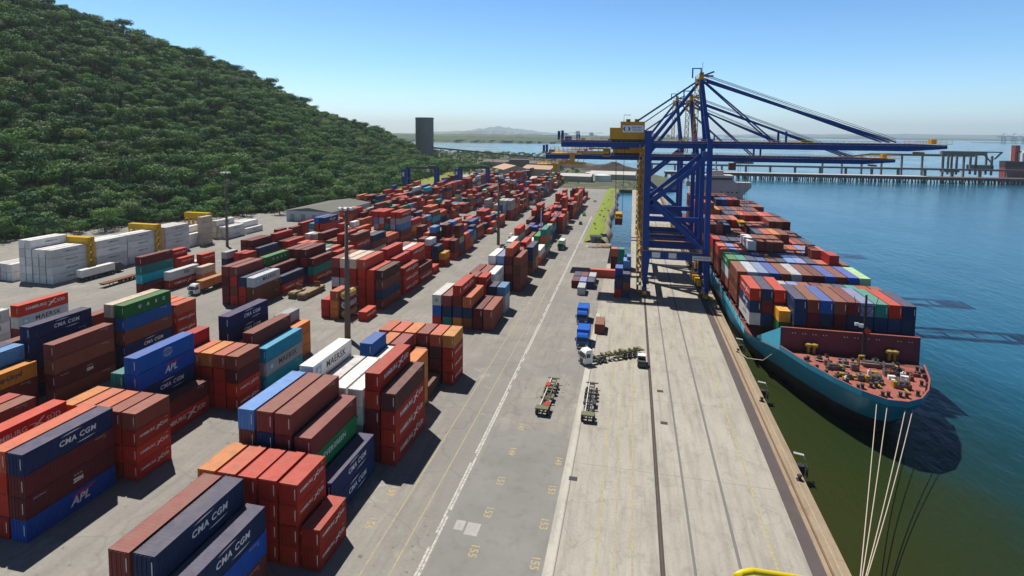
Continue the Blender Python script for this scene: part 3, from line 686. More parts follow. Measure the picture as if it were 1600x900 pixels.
# ------------------------------------------------------------------ yard gantries, lamp masts
def rtg(x0, x1, y, h, label):
    t = empty('yard_gantry_crane', ((x0+x1)/2, y, 0), 0, label, 'gantry crane', 'blue rubber-tyred gantries')
    cx = (x0+x1)/2
    def P(mb, nm, mt): 
        mb.v = [(a-cx,b-y,c) for a,b,c in mb.v]; return mb.build(nm, mt, t)
    for x in (x0,x1):
        for dy_ in (-3.4,3.4):
            P(MB().bx(x-1.0,x+1.0,y+dy_-0.9,y+dy_+0.9,2.0,h-0.3), 'leg', M['crane_blue'])
        P(MB().bx(x-0.6,x+0.6,y-5.5,y+5.5,1.3,2.2), 'sill_beam', M['crane_blue'])
        P(MB().bx(x-0.6,x+0.6,y-2.7,y+2.7,h*0.55,h*0.55+1.4), 'tie_beam', M['crane_blue'])
        for dy_ in (-4.6,-2.8,2.8,4.6):
            P(MB().lathe([(0.2,-0.3),(0.75,-0.3),(0.75,0.3),(0.2,0.3)],(x,y+dy_,0.75),12,0,'x'), 'wheel', M['black'])
    P(MB().bx(x0-4.4,x0-1.05,y-3.2,y+3.2,h*0.42,h-1), 'power_house', M['crane_blue']); P(MB().bx(x0-3.2,x0-1.05,y-2.4,y+2.4,3,h*0.42-0.05), 'stair_house', M['crane_blue']); P(MB().bx(x0-3.6,x0-1.9,y-3.29,y-3.22,h*0.66,h*0.84), 'sign', M['sign_white'])
    for dy_ in (-3.4,3.4): P(MB().bx(x0-1,x1+1,y+dy_-0.5,y+dy_+0.5,h-0.3,h+1.2), 'girder', M['steel'])
    P(MB().bx(x1-6,x1-1.5,y-4.2,y+4.2,h+1.2,h+2.6), 'trolley', M['steel'])
    P(MB().bx(x1-8.4,x1-6.2,y-2,y,h-3.0,h-0.5), 'operator_cab', M['white'])
    return t
rtg(-190.0, -163.5, 443, 21, 'blue yard gantry at the hill foot, the nearer one')
rtg(-157.5, -131.0, 490, 19, 'blue yard gantry farther off, over the middle of the yard')

def mast(x, y, h, label, pale=False, thick=1.0):
    t = empty('lamp_mast', (x,y,0), 0.4, label, 'lamp mast', 'tall floodlight masts')
    mb = MB(); mb.tube([(0,0,0),(0,0,h)],[0.62*thick,0.27*thick],10); mb.build('pole', M['white'] if pale else M['concrete_post'], t, smooth=True)
    mb = MB()
    for k in range(int((h-6)/1.2)): mb.bx(0.45,0.75,-0.2,0.2,4+k*1.2,4.06+k*1.2)
    mb.bx(0.72,0.76,-0.2,-0.16,3,h-2); mb.bx(0.72,0.76,0.16,0.2,3,h-2)
    mb.build('ladder', M['steel'], t)
    mb = MB(); mb.lathe([(0.3,0),(1.5,0.05),(1.5,0.2),(0.3,0.25)], (0,0,h-0.2), 12); mb.build('lamp_ring', M['grey'], t)
    for k in range(8):
        a = k*math.pi/4; mb = MB(); mb.add([(c[0]*math.cos(a)-c[1]*math.sin(a), c[0]*math.sin(a)+c[1]*math.cos(a), c[2]+h) for c in [(1.4,-0.35,-0.45),(2.0,-0.35,-0.6),(2.0,0.35,-0.6),(1.4,0.35,-0.45),(1.4,-0.35,0.15),(2.1,-0.35,-0.05),(2.1,0.35,-0.05),(1.4,0.35,0.15)]], MB.BF)
        mb.build('floodlight', M['white'], t)
    return t
mast(-69.0, 122.7, 33.4, 'tall lamp mast in the yard between the stacks, nearest us', thick=1.25)
mast(-177.3, 210.6, 33.5, 'tall lamp mast in front of the wooded hill beside white boxes')
mast(-60.4, 245.5, 32.3, 'dark lamp mast midway down the yard beside the road', thick=1.15)
for x, y, h, lab in ((-44.0,268,14,'short white post among containers left of the white van body'),):
    t = empty('signal_post', (x,y,0), 0, lab, 'post'); MB().tube([(0,0,0),(0,0,h)],[0.35,0.25],8).build('pole', M['white'], t); MB().bx(-0.5,0.5,-0.3,0.3,h,h+0.7).build('lamp_head', M['grey'], t)

# ------------------------------------------------------------------ container ship
M['hull'] = paint('ship_hull_blue', (0.010,0.205,0.33), 0.35, 0.28, 0.5, ga=0.55)
M['hull_low'] = paint('ship_hull_dark', (0.03,0.022,0.022), 0.5, 0.3, 0.5)
M['bulwark'] = paint('ship_bulwark_blue', (0.06,0.42,0.60), 0.45, 0.15)
M['deck'] = paint('ship_deck_red', (0.36,0.115,0.09), 0.85, 0.35, ga=0.8)
M['deck_yellow'] = paint('deck_yellow', (0.36,0.24,0.04), 0.6, 0.35)
M['winch'] = paint('winch_grey', (0.15,0.13,0.125), 0.6, 0.4)
M['deck_dark'] = paint('ship_deck_brown', (0.18,0.065,0.055), 0.8, 0.3)
M['wave'] = paint('breakwater_maroon', (0.155,0.035,0.05), 0.6, 0.2)
M['house_cream'] = paint('ship_house_cream', (0.55,0.50,0.47), 0.5, 0.1)
PORT = [(27.6,345),(27.2,330),(27.2,160),(27.2,150),(27.5,143),(29.0,134),(31.6,124.5),(34.5,116.3),(37.5,110.0),(40.5,105.3),(43.6,102.6),(46.6,102.6)]
STAR = [(49.6,104.6),(52.3,108.3),(54.9,113.5),(57.2,120.5),(58.7,130),(59.4,140),(59.6,150),(59.6,160),(59.6,330),(59.2,345)]
deckline = PORT+STAR
CX = 43.4
def sheer(y): return 4.2 if y > 138 else 4.2+2.0*min(1,(138-y)/13)
def level(z):
    """hull outline at height z: the bow narrows and draws back towards the water"""
    out = []
    for x, y in deckline:
        zt = sheer(y); f = max(0, (zt-z)/(zt+3))                     # 0 at deck, 1 at water
        k = max(0, min(1, (165-y)/50)) ** 0.8
        xx = CX+1.2*k+(x-CX-1.2*k)*(1-0.40*f*k)
        yy = y+f*k*max(0,(125-y))*0.40
        out.append((xx, yy))
    return out
ship = empty('container_ship', (CX, 220, -3), 0, 'blue-hulled container ship moored at the quay, bow towards us', 'ship')
sox = (CX, 220, -3)
def SP(mb, nm, mt, par=None, smooth=False):
    if par is None: par = ship
    mb.v = [(a-sox[0], b-sox[1], c-sox[2]) for a,b,c in mb.v]; return mb.build(nm, mt, par, smooth=smooth)
n = len(deckline); mb = MB(); rows = []
for f in (0, 0.16, 0.34, 0.55, 0.78, 1.0, 1.5):
    row = []
    for i, (x, y) in enumerate(deckline):
        zt = sheer(y); z = zt-f*(zt+3); row.append((*level(z)[i], z))
    rows.append(row)
for r in rows: mb.v += r
for j in range(len(rows)-1):
    for i in range(n-1): mb.f.append((j*n+i, j*n+i+1, (j+1)*n+i+1, (j+1)*n+i)); mb.m.append(0 if j < 3 else 1)
    mb.f.append((j*n+n-1, j*n, (j+1)*n, (j+1)*n+n-1)); mb.m.append(0 if j < 3 else 1)
hull = SP(mb, 'hull', [M['hull'], M['hull_low']], smooth=True)
mb = MB(); mb.v = [(x,y,sheer(y)-0.02) for x,y in deckline]
k0 = [i for i, (x,y) in enumerate(deckline) if y <= 126]; a, b_ = k0[0], k0[-1]
mb.v = mb.v[a:b_+1]; mb.f = [tuple(range(len(mb.v)))]; mb.m = [0]
SP(mb, 'forecastle_deck', M['deck'])
mb = MB(); mb.v = [(x,y,sheer(y)-0.03) for x,y in deckline]; mb.f = [tuple(list(range(0,a+1))+list(range(b_,n)))]; mb.m = [0]; SP(mb, 'main_deck', M['deck_dark'])
# rail along the bow: low on the port side, with ribs inside
pts = [(x,y) for x,y in deckline[a:b_+1]]
mb = MB(); L = len(pts)
for i in range(L-1):
    (x0,y0),(x1,y1) = pts[i], pts[i+1]
    for (ins, h) in ((0.0,1.05),):
        c = lambda x,y,d: (x+(CX+1-x)*d/16, y+(118-y)*d/16)
        A, B_ = c(x0,y0,0), c(x1,y1,0); A2, B2 = c(x0,y0,0.35), c(x1,y1,0.35)
        z0, z1 = sheer(y0), sheer(y1)
        mb.add([(*A,z0),(*B_,z1),(*B2,z1),(*A2,z0),(*A,z0+h),(*B_,z1+h),(*B2,z1+h),(*A2,z0+h)], [MB.BF[k_] for k_ in (0,1,3,4,5)])
        mb.f.append(tuple(len(mb.v)-8+q for q in MB.BF[2])); mb.m.append(1)
SP(mb, 'bow_rail', [M['deck'], M['hull']])
mb = MB()
for i in range(L-1):
    (x0,y0),(x1,y1) = pts[i], pts[i+1]; ns = max(2,int(math.hypot(x1-x0,y1-y0)/0.9))
    for s in range(ns):
        f = s/ns; x, y = x0+(x1-x0)*f, y0+(y1-y0)*f; xi, yi = x+(CX+1-x)*0.06, y+(118-y)*0.06; z = sheer(y)
        mb.add([(x+(xi-x)*0.35,y+(yi-y)*0.35,z),(xi,yi,z),(x+(xi-x)*0.35,y+(yi-y)*0.35,z+0.95),(x+(xi-x)*0.35+0.06,y+(yi-y)*0.35+0.06,z),(xi+0.06,yi+0.06,z),(x+(xi-x)*0.35+0.06,y+(yi-y)*0.35+0.06,z+0.95)], [(0,1,2),(3,5,4),(0,3,4,1),(1,4,5,2),(0,2,5,3)])
SP(mb, 'rail_ribs', M['deck_dark'])
# breakwater and the plates that run back from it
mb = MB(); mb.bx(31.9,58.2,125.0,125.3,5.6,11.0); mb.bx(31.8,58.3,124.93,125.37,11.0,11.12,1)
for k in range(13): mb.bx(33+k*2.05,33.12+k*2.05,125.3,126.3,6,10.6)
for k in range(12): 
    if k % 5 != 4:
        for dx in (0,0.55): mb.lathe([(0.10,-0.05),(0.10,0.0)], (34.2+k*2.0+dx,124.98,10.0), 8, 2, 'y')
SP(mb, 'breakwater', [M['wave'], M['deck'], M['white']])
for xa, xb, s in ((31.8,29.2,1),(58.3,59.1,-1)):
    mb = MB(); mb.add([(xa,125,5.6),(xb,134.8,4.4),(xb,134.8,5.3),(xa,125,11.0),(xa+0.2*s,125,5.6),(xb+0.2*s,134.8,4.4),(xb+0.2*s,134.8,5.3),(xa+0.2*s,125,11.0)], [(0,1,2,3),(4,7,6,5),(0,4,5,1),(1,5,6,2),(2,6,7,3),(3,7,4,0)])
    SP(mb, 'breakwater_wing', M['bulwark'])
# coamings, hatch covers, lashing gear between the bays, side bulwark panels
mb = MB(); mb.bx(31.5,56.3,141.5,298,3.5,7.85); mb.bx(35.2,56.0,128,141.5,3.5,7.85); SP(mb, 'hatch_coaming', M['deck_dark'])
for k, y in enumerate((141.9+7.0, 163.9, 178.3, 192.8, 207.3, 221.8, 236.3, 250.8, 265.3, 279.8)):
    mb = MB(); mb.bx(27.6,59.2,y-0.5,y+0.5,7.2,7.5); mb.bx(27.6,59.2,y-0.5,y+0.5,10.2,10.4)
    for q in range(13): mb.bx(27.7+q*2.6,27.95+q*2.6,y-0.3,y+0.3,4.2,10.3)
    SP(mb, 'lashing_bridge', M['deck_dark'])
mb = MB()
y = 139
while y < 298:
    mb.bx(27.22,27.36,y,y+4.1,4.2,5.6); y += 4.6
SP(mb, 'side_bulwark', M['bulwark'])
# forecastle gear
def gear(nm, mt): mb = MB(); return mb
for x, y in ((45.2,112.0),(49.2,110.6)):
    mb = MB(); mb.lathe([(0.4,-1.3),(1.0,-1.3),(1.0,-1.1),(0.6,-1.05),(0.6,-0.1),(1.05,-0.05),(1.05,0.3),(0.6,0.35),(0.6,1.0),(0.9,1.05),(0.9,1.2),(0.4,1.25)],(x,y,7.5),14,0,'x')
    mb.bx(x-1.6,x+1.6,y-0.9,y-0.6,6.2,7.3); mb.bx(x-1.6,x+1.6,y+0.6,y+0.9,6.2,7.3); mb.bx(x-2.4,x-1.5,y-0.6,y+0.6,6.2,7.7,1); mb.bx(x-0.4,x+0.2,y-3.4,y-0.8,6.3,6.6,1)
    mb.v = [(x+(a-x)*.72,y+(b-y)*.8,6.2+(c-6.2)*.8) for a,b,c in mb.v]
    SP(mb, 'anchor_windlass', [M['winch'], M['deck_yellow']])
for x, y in ((39.6,116.5),(47.0,119.6),(50.2,118.8)):
    mb = MB(); mb.lathe([(0.4,-1.5),(0.95,-1.5),(0.95,-1.35),(0.5,-1.3),(0.5,1.0),(0.95,1.05),(0.95,1.2),(0.4,1.25)],(x,y,7.4),14,0,'x')
    mb.bx(x-1.9,x+1.5,y-0.7,y-0.5,6.2,7.2); mb.bx(x-1.9,x+1.5,y+0.5,y+0.7,6.2,7.2); mb.bx(x+1.5,x+2.4,y-0.5,y+0.5,6.2,7.4,1)
    mb.v = [(x+(a-x)*.66,y+(b-y)*.75,6.2+(c-6.2)*.75) for a,b,c in mb.v]
    SP(mb, 'mooring_winch', [M['winch'], M['deck_yellow']])
for x, y, a in ((36.0,115.5,0.6),(38.4,111.5,0.8),(41.4,108.4,0.5),(44.6,106.2,0.2),(50.8,107.6,-0.6),(53.4,112.2,-0.9),(39.6,110.2,0.7),(47.6,106.6,0.0),(52.2,116.8,-1.0),(44.0,109.6,0.3),(37.0,113.2,0.7),(50.0,113.4,0.4),(55.6,119.0,-1.2),(41.0,115.4,1.2),(45.0,120.8,0.0),(54.8,116.4,-1.1),(35.6,119.6,0.8),(52.0,120.4,0.2),(42.4,120.2,0.1)):
    mb = MB()
    for s in (-0.5,0.5):
        mb.lathe([(0.28,0),(0.28,0.75),(0.36,0.78),(0.36,0.9),(0.1,0.92)],(x+s*math.cos(a),y+s*math.sin(a),6.2),10)
    mb.bx(x-0.9,x+0.9,y-0.35,y+0.35,6.18,6.27); SP(mb, 'bitts', M['steel'])
for x in (37.2,38.3,52.4,53.4):
    mb = MB(); mb.tube([(x,124.2,6.1),(x,124.2,7.6)],0.3,8); mb.lathe([(0.3,0),(0.75,0.2),(0.75,0.7),(0.2,0.9)],(x,124.2,7.5),10); SP(mb, 'ventilator', M['deck_yellow'])
mb = MB(); mb.tube([(44.2,117,6),(44.2,117,9.2)],0.18,6); mb.tube([(44.2,117,9.2),(44.8,116,9.6)],0.2,6); SP(mb, 'deck_crane', M['deck_yellow'])
rq = random.Random(8)
for _ in range(26):
    x, y = rq.uniform(36,55), rq.uniform(108,123.5)
    if (x-45.5)**2/90+(y-124)**2/330 > 0.95: continue
    a_, b_, h_ = rq.uniform(0.2,0.7), rq.uniform(0.2,0.7), rq.uniform(0.3,1.3); SP(MB().bx(x-a_,x+a_,y-b_,y+b_,6.2,6.2+h_).bx(x-0.12,x+0.12,y-0.12,y+0.12,6.2+h_,6.5+h_), 'deck_fitting', rq.choice([M['winch'],M['black'],M['deck_dark'],M['white'],M['winch']]))
for x, y, rz in ((42.0,112.8,0.5),(46.4,115.6,0.1),(51.2,114.6,-0.4),(40.2,113.4,0.9),(48.8,114.2,0.3)):
    mb = MB(); mb.bx(x-0.6,x+0.6,y-0.35,y+0.35,6.2,6.9); mb.bx(x-0.3,x+0.3,y-0.9,y-0.35,6.2,6.5); SP(mb, 'deck_locker', M['deck_yellow'] if x < 47 else M['white'])
mb = MB(); mb.tube([(34.2,121.0,6.6),(44.0,116.4,7.0)],0.07,5); mb.tube([(48.5,118.6,7.2),(41,119,7.1)],0.06,5); SP(mb, 'deck_hawser', M['rope'])
# foremast in front of the boxes
mb = MB(); mb.tube([(47.4,123.6,6),(47.4,123.6,19.6)],[0.42,0.2],8); mb.bx(45.6,49.2,123.5,123.7,17.2,17.4); mb.tube([(45.6,123.6,17.3),(45.2,123.6,19.2)],0.06,5); mb.tube([(49.2,123.6,17.3),(49.6,123.6,19.2)],0.06,5)
mb.bx(46.8,48.0,123.2,124.0,12.6,12.8); mb.bar((47.4,123.6,15.2),(45.9,123.6,17.2),0.12,0.12); mb.bar((47.4,123.6,15.2),(48.9,123.6,17.2),0.12,0.12)
fm = SP(mb, 'foremast', M['black'])
mb = MB(); mb.bx(46.2,47.0,123.1,123.4,12.9,13.6); mb.bx(45.4,46.1,123.1,123.4,13.2,13.8); SP(mb, 'mast_light', M['white'])
mb = MB(); mb.lathe([(0.2,0),(0.6,0.05),(0.6,0.35),(0.2,0.4)],(47.8,123.0,12.2),12,0,'y'); SP(mb, 'mast_bell', M['red'])
# superstructure
mb = MB(); mb.bx(30.5,56.6,305,319,3.5,24.6); mb.bx(28.0,60.6,305.2,311,24.6,27.2); mb.bx(34,52,306,317,27.2,30.6); mb.bx(40,47,308,313,30.6,33.0)
for k in range(6): mb.add([(56.6,305.3,6+3*k),(58.2,305.3,6+3*k),(58.2,317,6+3*k),(56.6,317,6+3*k),(56.6,305.3,6.15+3*k),(58.2,305.3,6.15+3*k),(58.2,317,6.15+3*k),(56.6,317,6.15+3*k)], MB.BF)
mb.add([(56.6,305.3,20.6),(60.6,305.3,24.6),(56.6,305.3,24.6),(56.6,306.3,20.6),(60.6,306.3,24.6),(56.6,306.3,24.6)], [(0,1,2),(3,5,4),(0,3,4,1),(1,4,5,2),(2,5,3,0)])
house = SP(mb, 'superstructure', M['house_cream'])
for z, xs_ in ((21.5,(46,49.2,51.2,53.4)),(18.4,(45.6,48,49.3,52,54.2)),(15.6,(46,49.2,52.0)),(12.8,(46,50,53))):
    for x in xs_: SP(MB().bx(x-0.35,x+0.35,304.92,304.99,z,z+0.8), 'window', M['glass'])
SP(MB().bx(36,51,305.88,305.98,28.2,29.4), 'bridge_window', M['glass'])
mb = MB(); mb.tube([(43.5,310,33),(43.5,310,42)],[0.5,0.25],8); mb.bx(41,46,309.8,310.2,38,38.3); mb.bx(42.2,44.8,309.4,309.7,40,40.3); SP(mb, 'radar_mast', M['house_cream'])
mb = MB(); mb.bx(39,48,323,331,4,31); mb.bx(40.5,46.5,324,329,31,33); SP(mb, 'funnel', M['hull'])
mb = MB(); mb.bx(28.4,29.6,305.4,306.4,27.2,27.9); SP(mb, 'wing_console', M['white'])

# mooring ropes, bollards, fenders
ROPES = [((42.4,104.0,5.7),'leftmost'),((43.6,103.0,5.7),'second from left'),((46.2,102.6,5.7),'third from left'),((47.6,103.2,5.7),'rightmost')]
for (p, wh), dx in zip(ROPES, (0,0.12,0.28,0.42)):
    q = Vector((25.2+dx*0.5, 63.6+dx*0.8, 0.55)); p = Vector(p); mb = MB(); pl = []
    for k in range(13):
        f = k/12; v = p.lerp(q, f); v.z -= 1.0*math.sin(math.pi*f)*(1+dx); pl.append(v)
    mb.tube(pl, 0.062, 6); o = mb.build('mooring_rope', M['rope']); tag(o, f'tan mooring rope from the bow to the quay, {wh} of the four', 'rope', 'bow mooring ropes')
pl = [(25.6,137.0,0.5),(27.0,133.4,0.3),(29.4,128.6,2.0),(30.6,126.4,4.4)]
o = MB().tube(pl, 0.07, 6).build('mooring_rope', M['rope']); tag(o, 'pale slack breast rope from quay bollard to the ship side', 'rope')
M['bollard'] = paint('bollard_iron', (0.03,0.03,0.032), 0.6, 0.3)
BOL = [(25.75,137.2,'iron bollard with the slack breast rope, farthest along the quay'),(25.75,112.3,'iron bollard on the tan coping, middle of the quay edge'),(25.75,87.2,'iron bollard on the coping above the lower white fender ladder'),(25.35,64.0,'iron bollard holding the four bow ropes, closest to us')]
for x, y, lab in BOL:
    mb = MB(); mb.lathe([(0.34,0),(0.34,0.1),(0.24,0.16),(0.22,0.5),(0.36,0.6),(0.36,0.74),(0.1,0.82)],(0,0,0),14); mb.bx(-0.42,0.42,-0.42,0.42,-0.02,0.05)
    tag(mb.build('bollard', M['bollard'], None, (x,y,0.12), smooth=False), lab, 'bollard', 'bollards along the quay edge')
for y, lab in ((118.2,'rubber fender and white ladder hung on the quay wall, upper one'),(92.0,'rubber fender and white ladder hung on the quay wall, lower one'),(143.0,'rubber fender on the quay wall beside the ship side')):
    t = empty('quay_fender', (26.5,y,0), 0, lab, 'fender', 'fenders on the quay wall')
    mb = MB(); mb.lathe([(0.3,-0.8),(0.6,-0.8),(0.6,0.8),(0.3,0.8)],(0.75,0,-1.0),14,0,'z'); mb.build('rubber_drum', M['black'], t)
    mb = MB(); mb.bx(1.6,1.7,-0.6,0.6,-1.9,-0.2); mb.build('face_panel', M['steel'], t)
    mb = MB(); mb.tube([(0.05,1.2,0.9),(1.5,1.2,0.7),(1.75,1.2,0.0)],0.09,6); mb.tube([(0.05,1.5,0.9),(1.5,1.5,0.7),(1.75,1.5,0.0)],0.09,6); mb.tube([(1.5,1.2,0.7),(1.5,1.5,0.7)],0.07,5); mb.build('ladder_rail', M['white'], t)

# ------------------------------------------------------------------ shipping containers
CW, L20, L40, HS_, HC = 2.438, 6.058, 12.192, 2.591, 2.896
COL = {  # key: colour, lettering, word for the label
 'r': ((0.42,0.034,0.019),'hs','red'), 'R': ((0.42,0.028,0.028),None,'bright red'), 'm': ((0.13,0.022,0.026),None,'maroon'), 'b': ((0.19,0.060,0.040),None,'brown'),
 'n': ((0.095,0.040,0.036),None,'dark brown'), 'c': ((0.52,0.105,0.055),None,'coral red'), 'o': ((0.58,0.20,0.05),None,'orange'), 'N': ((0.018,0.034,0.105),'cma','navy'),
 'v': ((0.022,0.045,0.115),None,'dark blue'), 'B': ((0.018,0.10,0.36),None,'blue'), 'A': ((0.012,0.065,0.32),'apl','royal blue'), 'G': ((0.012,0.13,0.52),'globe','azure blue'),
 'K': ((0.09,0.24,0.52),None,'sky blue'), 'g': ((0.02,0.21,0.075),'ever','green'), 'u': ((0.025,0.17,0.05),'uasc','bottle green'), 't': ((0.02,0.23,0.19),None,'teal'),
 'C': ((0.02,0.34,0.47),None,'cyan'), 'w': ((0.70,0.69,0.67),'reef','white'), 'W': ((0.70,0.70,0.67),'maersk','white'), 'M': ((0.42,0.46,0.50),'maersk','pale grey'),
 's': ((0.36,0.38,0.40),None,'grey'), 'y': ((0.62,0.28,0.025),None,'yellow-orange'), 'H': ((0.62,0.235,0.02),'hapag','amber'), 'P': ((0.22,0.055,0.045),None,'dusky red'),
 'p': ((0.17,0.22,0.44),None,'periwinkle'), 'e': ((0.62,0.50,0.38),None,'cream'), 'T': ((0.50,0.51,0.53),'tex','light grey'), 'l': ((0.38,0.52,0.28),None,'pale green'),
 'z': ((0.135,0.026,0.026),'zim','maroon'), 'q': ((0.66,0.65,0.63),'ring','white'), 'k': ((0.62,0.62,0.62),'kk','off-white'),
}
ORD = ['first','second','third','fourth','fifth','sixth','seventh','eighth','ninth','tenth','eleventh','twelfth','thirteenth','fourteenth','fifteenth','sixteenth','seventeenth','eighteenth','nineteenth','twentieth','twenty-first','twenty-second','twenty-third','twenty-fourth','twenty-fifth','twenty-sixth','twenty-seventh','twenty-eighth','twenty-ninth','thirtieth','thirty-first','thirty-second','thirty-third','thirty-fourth','thirty-fifth','thirty-sixth','thirty-seventh','thirty-eighth','thirty-ninth','fortieth','forty-first','forty-second','forty-third','forty-fourth','forty-fifth','forty-sixth','forty-seventh','forty-eighth','forty-ninth','fiftieth']
BOX = []
X0 = {'A': -35.0, 'B': -70.5, 'C': -105.4, 'D': -140.5, 'E': -188.7, 'F': -167.0}
PITCH = 2.84
def stack(blk, y, kind, j, tiers, xr=None, base=0.0, kk='yard'):
    """one stack: kind 2 = short standard, 4 = long standard, 'h' = long high; tiers from the ground up"""
    L = L20 if kind == 2 else L40; h = HC if kind == 'h' else HS_
    x1 = xr if xr is not None else X0[blk]-PITCH*j
    jx, jy = random.uniform(-0.05,0.05), random.uniform(-0.10,0.10)
    for i, k in enumerate(tiers):
        BOX.append(dict(x=x1-CW/2+jx+random.uniform(-0.025,0.025), y=y+jy+random.uniform(-0.04,0.04), z=base+i*h, L=L, h=h, k=k, blk=blk, j=j, tier=i, n=len(tiers), yb=y, rz=0.0, kk=kk))
def bay(blk, y, kind, cols):
    for j, tiers in cols.items(): stack(blk, y, kind, j, tiers)

# waterfront block, rows counted from the quay
bay('A', 41.0, 'h', {4:'mmmP', 3:'mmvN', 2:'bBN'})
bay('A', 55.2, 2, {5:'rrro', 4:'rrrc', 3:'rrrr', 2:'rrrr', 1:'rrrr', 0:'rr'})
bay('A', 62.5, 'h', {5:'mmvbK', 4:'mmmvP', 3:'mmmmP', 2:'vvgP', 1:'NN'})
bay('A', 76.6, 'h', {6:'vBBK', 5:'wwwwW', 4:'wwsw', 3:'wwww', 2:'ssqw', 1:'mmmrr', 0:'rrrn'})
bay('A', 91.2, 2, {4:'wBBBB', 3:'wwww', 1:'oooo', 2:'mm'})
bay('A', 98.0, 2, {4:'oobo', 3:'bbbP', 2:'nob', 1:'n'})
bay('A', 104.9, 2, {5:'mrrc', 4:'mrrc', 3:'noro', 2:'mnmP', 1:'nmnc', 0:'rrro'})
bay('A', 136.5, 'h', {5:'RBq', 4:'tvP', 3:'ovmr', 2:'bvc', 1:'mm', 0:'bP'})
bay('A', 151.0, 2, {3:'rrrP', 2:'rrrr', 1:'ssv', 0:'sTK'})
bay('A', 161.0, 'h', {4:'nnm', 3:'nmP', 2:'www'})
bay('A', 173.2, 'h', {3:'vvww', 2:'vmmp', 1:'vmbmc', 0:'bbbP'})
bay('A', 188.0, 2, {2:'tmPP', 1:'mtmP', 4:'mm'})
bay('A', 195.2, 2, {0:'bbvv', 3:'mmvt'}); bay('A', 201.8, 2, {0:'oobv', 2:'rnm', 4:'nmn'})
# middle block
bay('B', 51.0, 'h', {1:'AzmN', 2:'rrrc', 4:'rrrr', 5:'mmm', 6:'mmmP', 7:'mmmR'})
bay('B', 64.2, 2, {0:'rrrP', 1:'rrrP', 2:'rrrc', 3:'mrrc', 4:'mrno'})
bay('B', 72.5, 'h', {3:'mmNAG', 2:'rm', 4:'mmvt'})
bay('B', 85.6, 2, {0:'rrmb', 1:'rrrc', 2:'rrro', 3:'rrrc', 4:'mrrrR'})
bay('B', 93.6, 'h', {3:'mmvNN', 1:'mmmb', 0:'CMC', 2:'vms'})
bay('B', 107.2, 2, {1:'ooo', 2:'mmcs'})
bay('B', 135.6, 2, {4:'RR', 3:'ooc', 0:'r'})
bay('B', 146.0, 'h', {0:'bvbn', 1:'rrrr', 2:'rrrrc', 3:'rrrre', 4:'mmsRe', 5:'nmsmP'})
bay('B', 161.0, 'h', {0:'rrr', 1:'rrrR', 2:'mmrrR', 4:'mrr'})
bay('B', 174.2, 'h', {1:'rrrr', 0:'rm', 2:'rrrw', 3:'mmPP', 4:'mvm'})
bay('B', 187.6, 2, {0:'r', 2:'mrrc', 3:'mrro', 4:'rrrc', 5:'mru'})
bay('B', 199.8, 2, {0:'ry', 1:'mvv', 2:'rrrw', 3:'rrmP', 4:'mrP'})
# inner block
bay('C', 66.5, 'h', {3:'mvvv', 2:'mmbK', 1:'mmH', 5:'mvm'})
bay('C', 79.6, 'h', {0:'bzbb', 2:'vmvvN', 6:'mbb', 4:'mmv'})
bay('C', 94.4, 'h', {0:'vNbBu', 1:'bbbbe', 2:'mmm', 3:'vmmP'})
bay('C', 108.0, 2, {0:'rrrc', 1:'rrrc', 2:'rrmc'})
bay('C', 139.0, 'h', {1:'bbM', 2:'Rrv', 3:'rbRP', 4:'mmmP'})
bay('C', 152.0, 'h', {1:'rv', 2:'mvm', 3:'mmmu', 4:'rrr', 5:'rR'})
bay('C', 165.6, 'h', {1:'BvRm', 0:'rtm', 2:'nnmP', 3:'mnmP', 4:'mvp'})
# hillside block
bay('D', 88.4, 'h', {2:'kkk', 3:'kkk'}); bay('D', 102.6, 'h', {2:'mMr', 3:'mb'})
bay('D', 142.6, 'h', {4:'mCt', 3:'m'}); stack('D', 142.6, 'h', 4, 'm', base=3*HC); BOX[-1].update(tier=3, n=4); BOX[-2].update(n=4)
for q in (-2,-3,-4): BOX[q]['n'] = 4
bay('D', 147.6, 'h', {2:'rT'}); bay('D', 158.0, 2, {5:'mrrr', 4:'rrr', 1:'oe'}); bay('D', 164.6, 2, {3:'rrr', 4:'rw'})
bay('D', 180.0, 2, {1:'rr', 2:'rR', 4:'vs'}); bay('D', 187.2, 'h', {2:'rrm', 1:'mv', 3:'mPm'})
# white refrigerated block
bay('E', 143.2, 'h', {0:'wwww', 1:'wwww', 2:'wwww', 3:'wwwww', 4:'wwwww', 6:'ww', 7:'ww', 8:'ww'})
bay('E', 159.0, 'h', {0:'wwww', 1:'wwww', 2:'wwww'})
bay('E', 171.6, 'h', {0:'wwww', 1:'wwww'})
bay('E', 189.2, 'h', {0:'wwww', 1:'wwww', 2:'wwww', 4:'ww'})
bay('E', 202.6, 'h', {1:'ww', 2:'www'}); stack('E', 209.0, 2, 0, 'eeeee')
bay('E', 224.0, 'h', {0:'ww', 1:'ww', 2:'www', 3:'ww'})
bay('E', 238.0, 'h', {0:'w', 1:'ww', 2:'ww', 3:'ww'})
